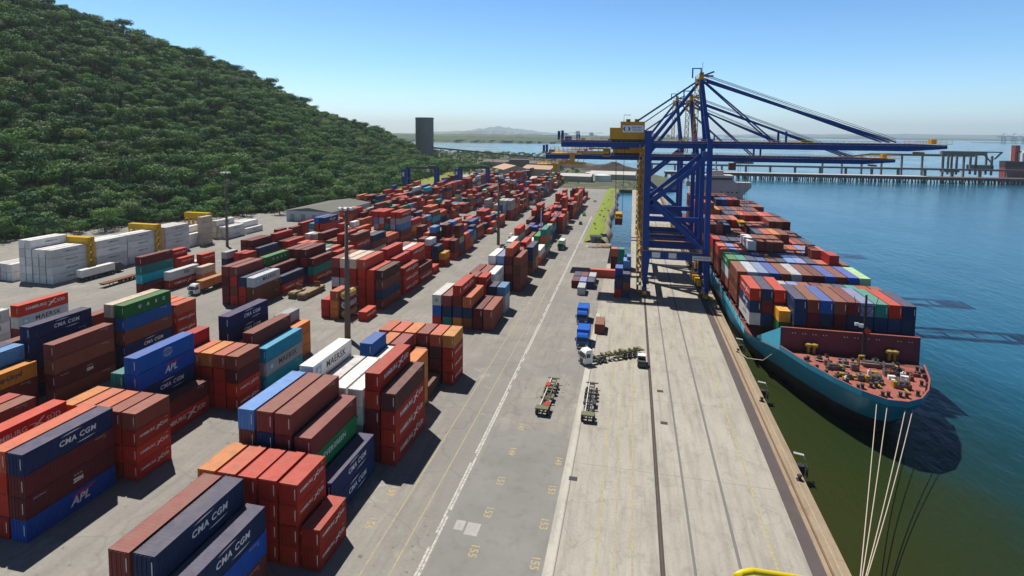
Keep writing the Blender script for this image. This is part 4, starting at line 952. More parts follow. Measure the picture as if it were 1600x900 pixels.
# the rest of the yard: bays running away from us
rg = random.Random(77)
KW = 'rrrrrrrrrRRRRRcccccmmmmmmmmmmbbbbbPPPPvvvvNBBKoogttwwssylCp'
def fill(blk, y, y_end, nrow, hmean, gap=0.10, reds=0.0):
    while y < y_end:
        if rg.random() < gap: y += rg.choice([6.5, 9.0]); continue
        long_ = rg.random() < 0.62; hb = hmean+rg.uniform(-1.1,1.1); fam = rg.choice(KW)
        for j in range(nrow):
            if rg.random() < 0.12: continue
            for s in range(1 if long_ else 2):
                n = max(0, min(5, int(round(hb+rg.uniform(-1.3,1.2)))))
                if n == 0: continue
                tiers = ''.join((fam if rg.random() < 0.34 else ('r' if rg.random() < reds else rg.choice(KW))) for _ in range(n))
                stack(blk, y+s*6.5, 'h' if long_ else 2, j, tiers)
        y += (12.192 if long_ else 12.6)+rg.uniform(1.0,2.6)
fill('A', 212.0, 300, 6, 2.8, 0.05, 0.1)
fill('A', 318.0, 408, 5, 3.9, 0.04, 0.7)
fill('A', 408.0, 452, 3, 2.2, 0.10, 0.4)
fill('B', 212.0, 575, 6, 3.1, 0.10, 0.1)
fill('C', 181.0, 590, 6, 3.0, 0.10, 0.08)
fill('D', 202.0, 590, 6, 2.8, 0.10, 0.08)
fill('F', 340.0, 545, 6, 2.2, 0.12, 0.05)
# beside the crane, on the apron
for xr, y, tiers in ((-16.95,182.4,'m'),(-14.35,182.4,'p'),(-11.75,182.4,'v'),(-16.95,189.2,'v'),(-14.35,189.2,'m'),(-11.75,189.2,'s'),(-14.2,174.6,'s'),
                     (-2.45,175.2,'rv'),(0.10,175.2,'vbv'),(-2.45,181.7,'mvB'),(0.10,181.7,'bvvK'),(-5.0,211.0,'mmc'),(-2.4,211.0,'gtt'),(-0.1+0.3,211.0,'mK'),(-6.3,141.5,'b')):
    stack('Q', y, 2, 0, tiers, xr=xr, kk='apron')
BOX.append(dict(x=-8.2, y=199.5, z=0, L=L40, h=HC, k='c', blk='Q', j=0, tier=0, n=1, yb=199.5, rz=math.pi/2, kk='apron'))

BOX.append(dict(x=-4.3, y=186.7, z=21.4, L=L20, h=HS_, k='m', blk='Q', j=0, tier=0, n=1, yb=186.7, rz=0.0, kk='apron', hang=1))
# on the ship: bays counted from the bow, rows from the quay side
def ship_bay(y, kind, x_left, step, cols, bayno, base=8.3):
    for i, tiers in cols.items():
        if tiers: stack('S', y, kind, i, tiers, xr=x_left+i*step+CW, base=base, kk='ship'); 
        for q in range(len(tiers)): BOX[-1-q]['bay'] = bayno
X1, ST = 27.35, 2.62
ship_bay(128.2, 'h', X1, ST, dict(zip(range(3,12), ['mvv','mmb','mvB','mmb','vvm','vvp','vNt','mvr','vvv'])), 1, 7.9)
ship_bay(130.2, 2, X1, ST, {2:'uy'}, 1, 7.9)
ship_bay(134.6, 'h', X1, ST, {0:'wNr', 1:'vmv', 2:'mmr'}, 2, 7.9)
ship_bay(141.0, 2, X1, ST, dict(zip(range(3,12), ['mms','vvp','mmP','mmm','mmb','vvv','vvt','mmr','mmb'])), 2, 7.9)
ship_bay(150.8, 'h', X1, ST, dict(zip(range(12), ['bbb','mvM','vmp','vvB','mbb','vvs','mmP','mmm','mvB','mmb','vvB','mml'])), 3, 7.9)
ship_bay(165.0, 'h', X1, ST, dict(zip(range(12), ['Pwg','mmt','vmv','mvB','mmP','vvv','mvK','vvp','vmv','mmc','mmR','mmP'])), 4, 7.9)
ship_bay(165.0, 2, X1, ST, {10:'R'}, 4, 7.9+3*HC); BOX[-1].update(tier=3, n=4)
ship_bay(171.3, 2, X1, ST, {9:'P'}, 4, 7.9+3*HC); BOX[-1].update(tier=3, n=4)
for no, y, pat in ((5,179.5,'334433333333'),(6,194.0,'333334444333'),(7,208.5,'444334443333'),(8,223.0,'444443333444'),(9,237.5,'333344444444'),(10,252.0,'555444444433'),(11,266.5,'444455554444'),(12,281.0,'555555544444')):
    cols = {}
    for i, c_ in enumerate(pat):
        cols[i] = ''.join(rg.choice('mmmmmbbbvvvvNNBcccrRPPPom') for _ in range(int(c_)))
    if no == 5: cols[0], cols[1], cols[2] = 'bmc','mvp','mmc'; cols[3] = 'vmmw'; cols[4] = 'mmmP'; cols[5] = 'mmmP'; cols[6]='mmmP'; cols[7]='mmm'; cols[8] = 'mbc'; cols[9] = 'mvp'
    if no == 6: cols[5], cols[6], cols[7] = 'mmvv','mmbc','mmmo'
    ship_bay(y, 'h', X1, ST, cols, no, 7.9)

# ---- meshes, shared by size and lettering
def put_text(mb, s_, side, L, yc, zc, size, mi, shear=0.0, bold=0.0, spacing=1.0, x=1.2265):
    vs, fs = text_geo(s_, size, shear, bold, spacing)
    mb.add([(side*x, yc+side*v[0], zc+v[1]) for v in vs], fs, mi)
def put_poly(mb, pts, side, yc, zc, mi, x=1.2265):
    mb.add([(side*x, yc+side*a, zc+b) for a, b in pts], [tuple(range(len(pts)))], mi)
def arc(cx, cy, rx, ry, a0, a1, t, n=10):
    o = [(cx+rx*math.cos(R(a0+(a1-a0)*k/n)), cy+ry*math.sin(R(a0+(a1-a0)*k/n))) for k in range(n+1)]
    i = [(cx+(rx-t*math.sin(math.pi*k/n))*math.cos(R(a0+(a1-a0)*k/n)), cy+(ry-t*math.sin(math.pi*k/n))*math.sin(R(a0+(a1-a0)*k/n))) for k in range(n,-1,-1)]
    return o, i
def put_arc(mb, side, yc, zc, mi, *a):
    o, i = arc(*a); n = len(o); pts = o+i
    mb.add([(side*1.2265, yc+side*p[0], zc+p[1]) for p in pts], [(k,k+1,2*n-2-k,2*n-1-k) for k in range(n-1)], mi)
def box_mesh(L, h, logo):
    W = CW/2; mb = MB(); o, i_ = W-0.010, W-0.050
    # frame: corner posts, rails, castings
    for sx in (-1,1):
        for y0, y1 in ((0,0.17),(L-0.17,L)):
            a, b = sorted((sx*W, sx*(W-0.16))); mb.bx(a,b,y0,y1,0.0,h)
        a, b = sorted((sx*(W-0.002), sx*(W-0.06))); mb.bx(a,b,0.17,L-0.17,0.075,0.19); mb.bx(a,b,0.17,L-0.17,h-0.11,h-0.012)
    for y0, y1 in ((0.003,0.10),(L-0.10,L-0.003)): mb.bx(-W+0.16,W-0.16,y0,y1,0.075,0.17); mb.bx(-W+0.16,W-0.16,y0,y1,h-0.12,h-0.010)
    # corrugated long sides
    per = 0.278; k = int((L-0.34)/per); per = (L-0.34)/k
    for sx in (-1,1):
        vs = []; 
        for q in range(k):
            y = 0.17+q*per
            for dy, d in ((0,o),(0.26*per,o),(0.50*per,i_),(0.76*per,i_)): vs += [(sx*d,y+dy,0.16),(sx*d,y+dy,h-0.09)]
        vs += [(sx*o,L-0.17,0.16),(sx*o,L-0.17,h-0.09)]
        mb.add(vs, [(2*q,2*q+2,2*q+3,2*q+1) for q in range(len(vs)//2-1)])
    # ribbed roof and floor
    vs = []; k = int((L-0.2)/0.42); per = (L-0.2)/k
    for q in range(k):
        y = 0.1+q*per
        for dy, z in ((0,h-0.014),(0.35*per,h-0.014),(0.5*per,h-0.034),(0.85*per,h-0.034)): vs += [(-W+0.055,y+dy,z),(W-0.055,y+dy,z)]
    vs += [(-W+0.055,L-0.1,h-0.014),(W-0.055,L-0.1,h-0.014)]
    mb.add(vs, [(2*q,2*q+1,2*q+3,2*q+2) for q in range(len(vs)//2-1)])
    mb.add([(-W+.05,0.05,0.12),(W-.05,0.05,0.12),(W-.05,L-.05,0.12),(-W+.05,L-.05,0.12)], [(0,3,2,1)])
    # end walls
    for y, s in ((0.05,1),(L-0.05,-1)):
        vs = []; k = 8; per = (CW-0.32)/k
        for q in range(k):
            x = -W+0.16+q*per
            for dx, d in ((0,0),(0.3*per,0),(0.5*per,0.04),(0.8*per,0.04)): vs += [(x+dx,y+s*d,0.15),(x+dx,y+s*d,h-0.11)]
        vs += [(W-0.16,y,0.15),(W-0.16,y,h-0.11)]
        mb.add(vs, [(2*q,2*q+2,2*q+3,2*q+1) for q in range(len(vs)//2-1)])
    for s in (-1,1):
        c = L/2; z = h*0.55; big = L > 8
        if logo is None:
            if big: put_text(mb,'TTNU 405218 4',s,L,c+s*4.0,h-0.42,0.24,1); put_text(mb,'45G1',s,L,c+s*4.7,h-0.75,0.2,1)
            continue
        if logo == 'cma':
            put_text(mb,'CMA CGM',s,L,c+s*0.9,z-0.05,1.02,1,0.12,0.035,1.12)
            put_arc(mb,s,c+s*0.2,z+0.15,1,0,0,2.6,0.85,60,128,0.16); put_arc(mb,s,c+s*1.9,z-0.25,1,0,0,2.6,0.8,240,308,0.16)
        elif logo == 'apl':
            put_text(mb,'APL',s,L,c+s*0.8,z-0.22,1.55,1,0.25,0.05)
            put_poly(mb,[(-1.2,0.62),(1.5,0.62),(2.3,1.02),(0.9,0.90),(0.1,0.98),(-0.6,0.84)],s,c+s*0.8,z-0.1,4)
        elif logo == 'maersk':
            put_text(mb,'MAERSK',s,L,c+s*0.9,z-0.05,1.62,2,0,0.02,1.08)
            put_poly(mb,[(-0.75,-0.75),(0.75,-0.75),(0.75,0.75),(-0.75,0.75)],s,c-s*4.4,z-0.05,3)
            st = []
            for q in range(14): a = math.pi/2+q*math.pi/7; r_ = 0.6 if q % 2 == 0 else 0.27; st.append((r_*math.cos(a), r_*math.sin(a)))
            mb.add([(s*1.2285, c-s*4.4+s*a, z-0.05+b) for a,b in st]+[(s*1.2285,c-s*4.4,z-0.05)], [(q,(q+1)%14,14) for q in range(14)], 1)
        elif logo == 'ever': put_text(mb,'EVERGREEN',s,L,c-s*0.2,z,1.05,1,0,0.03,1.1)
        elif logo == 'uasc':
            for q, ch in enumerate('UASC'): put_text(mb,ch,s,L,c+s*(-2.2+q*2.1),z,0.95,1,0,0.05)
        elif logo == 'hapag': put_text(mb,'Hapag-Lloyd',s,L,c+s*0.6,z,1.15,2,0.12,0.03)
        elif logo == 'tex': put_text(mb,'TEX',s,L,c+s*0.6,z,1.35,2,0.0,0.04)
        elif logo == 'zim': put_text(mb,'ZIM',s,L,c+s*0.7,z-0.28,0.7,1,0,0.06,1.2); put_text(mb,'* * *',s,L,c+s*0.7,z+0.28,0.6,1,0,0.03); put_text(mb,'ZIMU 284416 0',s,L,c-s*4.3,h-0.6,0.24,1)
        elif logo == 'kk': put_text(mb,'K LINE',s,L,c+s*2.4,z,1.2,2,0,0.05)
        elif logo == 'reef': put_text(mb,'HAMBURG SÜD',s,L,c+s*0.6,z+0.1,0.62,2,0,0.01)
        elif logo == 'globe':
            for q in (1.0,0.62,0.25): put_arc(mb,s,c+s*0.2,z+0.05,1,0,0,1.05*q+0.05,0.75,0,180,0.07); put_arc(mb,s,c+s*0.2,z+0.05,1,0,0,1.05*q+0.05,0.75,180,360,0.07)
            for q in (-0.35,0,0.35): put_poly(mb,[(-0.95,q-0.03),(0.95,q-0.03),(0.95,q+0.03),(-0.95,q+0.03)],s,c+s*0.2,z+0.05,1)
        elif logo == 'hs':
            if big:
                put_text(mb,'HAMBURG',s,L,c-s*1.9,z,1.05,1,0.0,0.02,1.0); put_text(mb,'SÜD',s,L,c+s*4.2,z,1.05,1,0.0,0.02,1.05); ex, es = 1.9, 1.0
            else:
                put_text(mb,'HAMBURG',s,L,c-s*1.15,z,0.56,1,0,0.012,0.98); put_text(mb,'SÜD',s,L,c+s*2.05,z,0.56,1,0,0.012); ex, es = 0.92, 0.55
                put_text(mb,'SUDU',s,L,c+s*2.3,h-0.4,0.2,1)
            put_poly(mb,[(-1.1*es,-0.75*es),(-0.5*es,-0.75*es),(1.15*es,0.75*es),(0.75*es,0.75*es)],s,c+s*ex,z,1); put_poly(mb,[(-1.2*es,0.35*es),(-0.2*es,0.30*es),(1.25*es,-0.45*es),(0.9*es,-0.5*es),(-0.1*es,0.05*es)],s,c+s*ex,z,1,1.2275)
    if logo == 'ring':
        o_, n_ = [], 16
        for rr in (0.42, 0.2): o_ += [(rr*math.cos(2*math.pi*q/n_), rr*math.sin(2*math.pi*q/n_)) for q in range(n_)]
        mb.add([(a, -0.058, h*0.5+b) for a, b in o_], [(q,(q+1)%n_,n_+(q+1)%n_,n_+q) for q in range(n_)], 2)
    me = bpy.data.meshes.new('container_body'); me.from_pydata(mb.v, [], mb.f)
    for nm in ('box','let_white','let_dark','let_sky','let_red'): me.materials.append(M[nm])
    me.polygons.foreach_set('material_index', mb.m); me.update(); return me
_cache = {}
def get_mesh(L, h, logo):
    k = (L, h, logo)
    if k not in _cache: _cache[k] = box_mesh(*k)
    return _cache[k]
def door_mesh(h, side):
    mb = MB(); W = CW/2-0.165; a, b = (-W, -0.012) if side < 0 else (0.012, W)
    mb.bx(a,b,-0.040,0.045,0.17,h-0.13)
    for q in range(4):
        z = 0.32+q*(h-0.62)/4; mb.bx(a+0.07,b-0.07,-0.052,-0.040,z+0.05,z+(h-0.62)/4-0.06)
    for f in (0.24,0.76):
        x = a+(b-a)*f; mb.bx(x-0.028,x+0.028,-0.105,-0.052,0.10,h-0.07,0); mb.bx(x-0.06,x+0.16,-0.120,-0.105,0.95,1.0,0)
    if side > 0:
        vs, fs = text_geo('SUDU 6154 22', 0.2); mb.add([(b-0.14-v[1], -0.056, h*0.5+v[0]) for v in vs], fs, 2)
        mb.bx(b-0.21,b-0.10,-0.057,-0.052,h*0.32,h*0.80,2)
    me = bpy.data.meshes.new('door'); me.from_pydata(mb.v, [], mb.f)
    for nm in ('box','grey','let_white'): me.materials.append(M[nm])
    me.polygons.foreach_set('material_index', mb.m); me.update(); return me
DOORS = {(h,s): door_mesh(h,s) for h in (HS_,HC) for s in (-1,1)}

# ---- which boxes show largest: a small depth buffer from the camera position
RW, RH = 800, 450
FPX = 857.6*RW/1600; CY = 268.3*RH/900
Rm = np.array([list(r2), list(u2), list(fw)])
zb_ = np.full((RH, RW), 1e9); ib_ = np.full((RH, RW), -1, int)
def tri_fill(P2, D, idx):
    x0, x1 = int(max(0, math.floor(P2[:,0].min()))), int(min(RW-1, math.ceil(P2[:,0].max())))
    y0, y1 = int(max(0, math.floor(P2[:,1].min()))), int(min(RH-1, math.ceil(P2[:,1].max())))
    if x0 > x1 or y0 > y1: return
    xs, ys = np.meshgrid(np.arange(x0,x1+1)+0.5, np.arange(y0,y1+1)+0.5)
    (ax,ay),(bx2,by2),(cx2,cy2) = P2
    den = (by2-cy2)*(ax-cx2)+(cx2-bx2)*(ay-cy2)
    if abs(den) < 1e-9: return
    l0 = ((by2-cy2)*(xs-cx2)+(cx2-bx2)*(ys-cy2))/den; l1 = ((cy2-ay)*(xs-cx2)+(ax-cx2)*(ys-cy2))/den; l2 = 1-l0-l1
    inside = (l0 >= -1e-6)&(l1 >= -1e-6)&(l2 >= -1e-6)
    iz = l0/D[0]+l1/D[1]+l2/D[2]; z = 1/np.maximum(iz, 1e-9)
    sub = zb_[y0:y1+1, x0:x1+1]; hit = inside&(z < sub)
    sub[hit] = z[hit]; ib_[y0:y1+1, x0:x1+1][hit] = idx
for i, b in enumerate(BOX):
    W = CW/2; lx, ly = (W, b['L'])
    if b['rz']: cs = [(-ly/2,-W),(ly/2,-W),(ly/2,W),(-ly/2,W)]
    else: cs = [(-W,0),(W,0),(W,ly),(-W,ly)]
    V = np.array([(b['x']+a, b['y']+c, b['z']+z) for z in (0,b['h']) for a, c in cs])-np.array([0,0,CAM_H])
    c = V@Rm.T
    if (c[:,2] < 3).any(): continue
    P2 = np.stack([RW/2+FPX*c[:,0]/c[:,2], CY-FPX*c[:,1]/c[:,2]], 1)
    for f in MB.BF:
        for t3 in ((f[0],f[1],f[2]),(f[0],f[2],f[3])): tri_fill(P2[list(t3)], c[list(t3),2], i)
cnt = np.bincount(ib_[ib_ >= 0].ravel(), minlength=len(BOX))
order = np.argsort(-cnt); NSOLO = 296
solo = [int(i) for i in order[:NSOLO] if cnt[i] > 0]; solo_set = set(solo)

BLK = {'A':'waterfront stacks','B':'middle stacks','C':'inner stacks','D':'outer stacks','E':'white reefer stacks','F':'farthest stacks'}
GRP = {'yard':'shipping containers stacked in the yard','ship':'containers aboard the ship','apron':'containers beside the crane'}
bays = {k: sorted({b['yb'] for b in BOX if b['blk'] == k}) for k in BLK}
APRON = {(-16.95,182.4):'left of the near trio',(-14.35,182.4):'middle of the near trio',(-11.75,182.4):'right of the near trio',(-16.95,189.2):'left of the far trio',(-14.35,189.2):'middle of the far trio',(-11.75,189.2):'right of the far trio'}
TIER = ['bottom tier','second tier','third tier','fourth tier','fifth tier']
used = set(); DOORN = 150
def label_for(b):
    word = COL[b['k']][2]; ln = 'long' if b['L'] > 8 else 'short'; let = 'lettered ' if COL[b['k']][1] and COL[b['k']][1] != 'ring' else ''
    tier = TIER[b['tier']] if b['tier'] < b['n']-1 else ('top tier' if b['n'] > 1 else 'on the ground')
    if b['kk'] == 'ship': return f"{word} {ln} {let}container aboard ship, {tier}, {ORD[b['j']]} row, {ORD[b['bay']-1]} bay from bow"
    if b['kk'] == 'apron':
        for (xr, y), w_ in APRON.items():
            if abs(xr-CW/2-b['x']) < 0.5 and abs(y-b['yb']) < 0.1: return f"{word} {ln} container on the ground by the crane, {w_}"
        if b.get('hang'): return 'maroon short container hanging from the nearest crane above the basin'
        if b['rz']: return 'coral red long container lying crosswise behind the six short ones'
        if b['n'] == 1: return 'single grey container standing before the six by the crane' if b['k'] == 's' else 'single reddish brown container alone on the pale apron beside blue trucks'
        wh = 'near pair' if b['yb'] < 178 else ('far pair' if b['yb'] < 190 else 'trio beside the basin')
        sd = 'landward stack' if b['x'] < (-2.5 if wh != 'trio beside the basin' else -5) else ('middle stack' if wh == 'trio beside the basin' and b['x'] < -2.6 else 'seaward stack')
        return f"{word} {ln} container, {tier} of the {sd}, {wh} by the crane"
    return f"{word} {ln} {let}container, {tier}, {ORD[b['j']]} row, {ORD[bays[b['blk']].index(b['yb'])]} bay of {BLK[b['blk']]}"
for rank, i in enumerate(solo):
    b = BOX[i]; col, logo, word = COL[b['k']]
    if logo in ('hs',): lg = 'hs'
    elif b['L'] < 8 and logo: lg = None
    else: lg = logo
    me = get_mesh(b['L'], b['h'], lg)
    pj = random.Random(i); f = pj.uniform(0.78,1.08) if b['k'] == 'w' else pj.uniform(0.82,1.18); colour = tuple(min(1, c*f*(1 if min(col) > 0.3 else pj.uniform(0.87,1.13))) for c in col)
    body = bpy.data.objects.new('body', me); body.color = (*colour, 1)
    if rank < DOORN and b['kk'] != 'ship' or (b['kk'] == 'ship' and rank < DOORN):
        t = empty('shipping_container', (b['x'], b['y'], b['z']) if not b['rz'] else (b['x']+b['L']/2, b['y'], b['z']), b['rz'])
        C.objects.link(body); body.parent = t
        for s in (-1,1):
            d = bpy.data.objects.new('door', DOORS[(b['h'],s)]); d.color = body.color; C.objects.link(d); d.parent = t
    else:
        t = body; t.name = 'shipping_container'; C.objects.link(t)
        t.location = (b['x'], b['y'], b['z']) if not b['rz'] else (b['x']+b['L']/2, b['y'], b['z']); t.rotation_euler = (0,0,b['rz'])
    tag(t, label_for(b), 'container', GRP[b['kk']])
# every other box, too small or hidden to count one by one
mb = MB(); cols_ = []
for i, b in enumerate(BOX):
    if i in solo_set: continue
    W = CW/2; x, y, z, L, h = b['x'], b['y'], b['z'], b['L'], b['h']; c = COL[b['k']][0]; f = random.Random(i).uniform(0.75,1.2)
    n0 = len(mb.f)
    mb.bx(x-W+0.03,x+W-0.03,y+0.03,y+L-0.03,z+0.09,z+h-0.012)
    for sx in (-1,1):
        for y0 in (0, L-0.17):
            a, b2 = sorted((x+sx*W, x+sx*(W-0.16))); mb.bx(a,b2,y+y0,y+y0+0.17,z,z+h)
    cols_ += [tuple(min(1,q*f) for q in c)]*(len(mb.f)-n0)
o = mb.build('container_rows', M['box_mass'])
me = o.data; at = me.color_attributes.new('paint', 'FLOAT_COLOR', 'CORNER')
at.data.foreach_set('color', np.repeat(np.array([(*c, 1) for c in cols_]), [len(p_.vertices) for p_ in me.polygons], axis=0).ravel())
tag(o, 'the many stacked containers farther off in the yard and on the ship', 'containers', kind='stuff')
print('BOXES', len(BOX), 'visible', int((cnt > 0).sum()), 'smallest solo px', int(cnt[solo[-1]]))

# ------------------------------------------------------------------ trucks, trailers and other small things
def wheel(par, x, y, r=0.5, wdt=0.32):
    mb = MB(); mb.lathe([(0.12,-wdt/2),(r*0.92,-wdt/2),(r,-wdt*0.3),(r,wdt*0.3),(r*0.92,wdt/2),(0.12,wdt/2)], (x,y,r), 14, 0, 'x'); w_ = mb.build('wheel', M['black'], par)
    s = 1 if x > 0 else -1
    mb = MB(); mb.lathe([(0.08,-0.02),(r*0.5,-0.02),(r*0.45,0.03),(0.08,0.03)], (x+s*wdt/2,y,r), 10, 0, 'x'); mb.build('rim', M['grey'], w_)
def cab(par, mt, y=0.0, wdt=2.45, h=3.5):
    """cab-over tractor cab, its face towards -y at y"""
    W = wdt/2; mb = MB()
    mb.add([(-W,y+0.05,0.55),(W,y+0.05,0.55),(W,y+2.2,0.55),(-W,y+2.2,0.55),(-W,y,1.75),(W,y,1.75),(W,y+2.2,1.75),(-W,y+2.2,1.75),(-W*0.95,y+0.35,h-0.5),(W*0.95,y+0.35,h-0.5),(W*0.95,y+2.2,h-0.5),(-W*0.95,y+2.2,h-0.5),(-W*0.85,y+0.8,h),(W*0.85,y+0.8,h),(W*0.88,y+2.15,h),(-W*0.88,y+2.15,h)],
           [(0,3,2,1)]+[(a+i,a+(i+1)%4,a+4+(i+1)%4,a+4+i) for a in (0,4,8) for i in range(4)]+[(12,13,14,15)])
    c = mb.build('cab', mt, par)
    mb = MB(); mb.add([(-W*0.88,y+0.02,1.85),(W*0.88,y+0.02,1.85),(W*0.84,y+0.30,h-0.62),(-W*0.84,y+0.30,h-0.62),(-W*0.88,y-0.01,1.85),(W*0.88,y-0.01,1.85),(W*0.84,y+0.27,h-0.62),(-W*0.84,y+0.27,h-0.62)], MB.BF); mb.build('windscreen', M['glass'], c)
    for s in (-1,1):
        mb = MB(); a, b = sorted((s*(W*0.985),s*(W+0.012))); mb.bx(a,b,y+0.6,y+1.6,1.85,h-0.75); mb.build('side_window', M['glass'], c)
        mb = MB(); a, b = sorted((s*(W+0.05),s*(W+0.3))); mb.bx(a,b,y+0.05,y+0.2,1.9,2.7); mb.build('mirror', M['black'], c)
        mb = MB(); a, b = sorted((s*W*0.55,s*W*0.9)); mb.bx(a,b,y+0.0,y+0.06,0.85,1.1); mb.build('headlight', M['white'], c)
    mb = MB(); mb.bx(-W*0.5,W*0.5,y-0.03,y+0.03,0.8,1.6); mb.bx(-W,W,y-0.08,y+0.1,0.4,0.72); mb.build('grille', M['steel'], c)
    return c
def skeletal(par, y0, L, mt, z=1.25, wheels=(0.62,0.74,0.86), ladder=9):
    """chassis trailer: two main rails, cross members, twist-lock arms, axles; front at y0, rear at y0+L"""
    mb = MB()
    for x in (-0.48,0.48): mb.bx(x-0.09,x+0.09,y0,y0+L,z-0.35,z)
    for k in range(ladder): y = y0+L*(k+0.5)/ladder; mb.bx(-0.46,0.46,y-0.07,y+0.07,z-0.25,z-0.06)
    for f in (0.03,0.36,0.64,0.97): y = y0+L*f; mb.bx(-1.22,1.22,y-0.14,y+0.14,z-0.05,z+0.10)
    fr = mb.build('frame', mt, par)
    for f in wheels:
        y = y0+L*f
        mb = MB(); mb.bx(-1.1,1.1,y-0.08,y+0.08,0.42,0.58); mb.build('axle', M['steel'], par)
        for x in (-1.03,1.03): wheel(par, x, y, 0.5, 0.42)
    mb = MB()
    for x in (-0.7,0.7): mb.bx(x-0.08,x+0.08,y0+L*0.26,y0+L*0.26+0.16,0.05,z-0.3)
    mb.build('landing_leg', M['steel'], par); 
    for x in (-1,1):
        mb = MB(); a, b = sorted((x*0.62,x*1.2)); mb.bx(a,b,y0+L*0.4,y0+L*0.52,0.55,0.95); mb.build('toolbox', mt, par)
        mb = MB(); mb.bx(min(x*0.75,x*1.15),max(x*0.75,x*1.15),y0+L*0.9,y0+L*0.91,0.2,0.75); mb.build('mudflap', M['black'], par)
    return fr
def tractor(par, mt, y=0.0):
    cab(par, mt, y)
    mb = MB()
    for x in (-0.45,0.45): mb.bx(x-0.08,x+0.08,y+1.0,y+6.2,0.65,0.95)
    mb.bx(-0.5,0.5,y+4.2,y+5.6,0.95,1.12); mb.bx(-1.15,-0.6,y+2.5,y+3.6,0.5,1.0); mb.bx(0.6,1.15,y+2.5,y+3.6,0.5,1.0); mb.build('chassis', M['steel'], par)
    for yy in (y+1.35,y+4.3,y+5.5):
        for x in (-1.02,1.02): wheel(par, x, yy)
# white tractor with olive skeletal trailer, turning on the apron
t = empty('articulated_truck', (-10.3,121.2,0), math.atan2(-13,9.5)+0.0, 'white-cabbed truck pulling a long empty olive trailer across the apron', 'truck')
tractor(t, M['white'])
skeletal(t, 3.4, 13.4, M['olive'], 1.3, (0.58,0.68,0.78,0.88), 12)
mb = MB()
for k in range(9): mb.bx(random.uniform(-1.1,0.2),random.uniform(0.4,1.2),5.4+k*1.25,5.4+k*1.25+random.uniform(0.4,0.9),1.40,1.40+random.uniform(0.15,0.6))
mb.build('lashing_gear', M['olive'], t)
# two parked skeletal trailers
for x, y, rz, lab, red in ((-15.4,96.6,-0.035,'empty skeletal trailer with red patches parked on dark asphalt',True),(-6.9,96.2,0.01,'empty skeletal trailer parked on the gutter line beside the apron',False)):
    t = empty('skeletal_trailer', (x,y,0), rz, lab, 'trailer', 'empty trailers parked near the apron')
    skeletal(t, 0, 14.2, M['olive'] if red else M['steel'], 1.25, (0.06,0.14,0.62,0.72,0.82), 11)
    mb = MB(); mb.bx(-0.62,-0.5,0.2,14,1.26,1.34); mb.build('hose_rail', M['white'], t)
    mb = MB(); mb.bx(-1.2,1.2,0.1,1.5,1.36,1.5); mb.build('gooseneck', M['olive'], t)
    if red:
        for px, py in ((0.2,1.6),(-1.1,9.6)): mb = MB(); mb.bx(px,px+0.95,py,py+1.5,1.36,1.52); mb.build('red_cover', M['red'], t)
# blue box lorries facing the camera
for x, y, lab in ((-12.6,147.2,'blue lorry facing us on asphalt, farther of two'),(-11.0,130.3,'blue lorry facing us on asphalt, nearer of two')):
    t = empty('blue_lorry', (x,y,0), 0, lab, 'lorry', 'blue lorries beside the apron'); 
    cab(t, M['blue'], 0, 2.9, 3.3)
    mb = MB(); mb.bx(-1.5,1.5,2.5,7.2,1.1,3.9); mb.bx(-1.53,1.53,2.48,2.6,1.05,3.95); mb.bx(-1.53,1.53,7.1,7.22,1.05,3.95); mb.build('cargo_box', M['blue'], t)
    mb = MB(); mb.bx(-0.9,0.9,0.4,7.1,0.6,1.1); mb.build('chassis', M['steel'], t)
    mb = MB(); mb.bx(-1.45,1.45,-0.25,0.06,0.35,0.62); mb.build('bumper', M['white'], t)
    for yy in (1.2,4.9,6.2):
        for xx in (-1.2,1.2): wheel(t, xx, yy)
# lorries with boxes on them
def box_lorry(x, y, rz, lab, cabm, boxc, L=12.19, name='container_lorry'):
    t = empty(name, (x,y,0), rz, lab, 'lorry', 'lorries carrying containers in the yard'); tractor(t, cabm); skeletal(t, 3.0, L+0.6, M['steel'])
    b = bpy.data.objects.new('cargo_box', get_mesh(L40 if L > 8 else L20, HS_, None)); b.color = (*boxc,1); C.objects.link(b); b.parent = t; b.location = (0,3.2,1.36)
    return t
box_lorry(-134.6,143.8,0.0,'white-cabbed lorry with an orange-brown box, between inner and outer stacks',M['white'],(0.42,0.17,0.06))
box_lorry(-183.6,163.6,math.pi,'dark-cabbed lorry with a white box beside the white stacks',M['steel'],(0.70,0.69,0.67))
box_lorry(-30.6,240.0,0.0,'green-cabbed lorry with a short white box on the quayside road',paint('cab_green',(0.03,0.17,0.07),0.45,0.1),(0.72,0.71,0.69),6.06)
t = empty('flat_trailer', (-169.5,144.0,0), 0, 'empty brown flat trailer parked between white and outer stacks', 'trailer'); skeletal(t, 0, 13.0, M['rust']); mb = MB(); mb.bx(-1.22,1.22,0,13,1.36,1.5); mb.build('deck', M['rust'], t)
# flat racks stacked on the asphalt
for k, (x, y) in enumerate(((-99.0,148.0),(-102.6,148.6))):
    t = empty('flat_rack', (x,y,0), 0, ('stack of folded tan flat racks, the one nearer the quay','stack of folded tan flat racks, the one nearer the hill')[k], 'flat rack', 'flat racks on the asphalt')
    for z in (0.0,0.7,1.4):
        mb = MB(); mb.bx(-1.2,1.2,0,6.0+6*(k == 0),z,z+0.45); mb.bx(-1.1,1.1,0.3,2.2,z+0.45,z+0.66); mb.build('platform', M['olive'] if z < 1 else M['earth'], t)
    mb = MB(); mb.bx(-1.15,1.15,9.0 if k == 0 else 4,9.3 if k == 0 else 4.3,2.0,3.6); mb.bx(-1.15,-0.9,9.3 if k == 0 else 4.3,11 if k == 0 else 5.6,2.0,2.8); mb.build('end_wall', M['rust'], t)
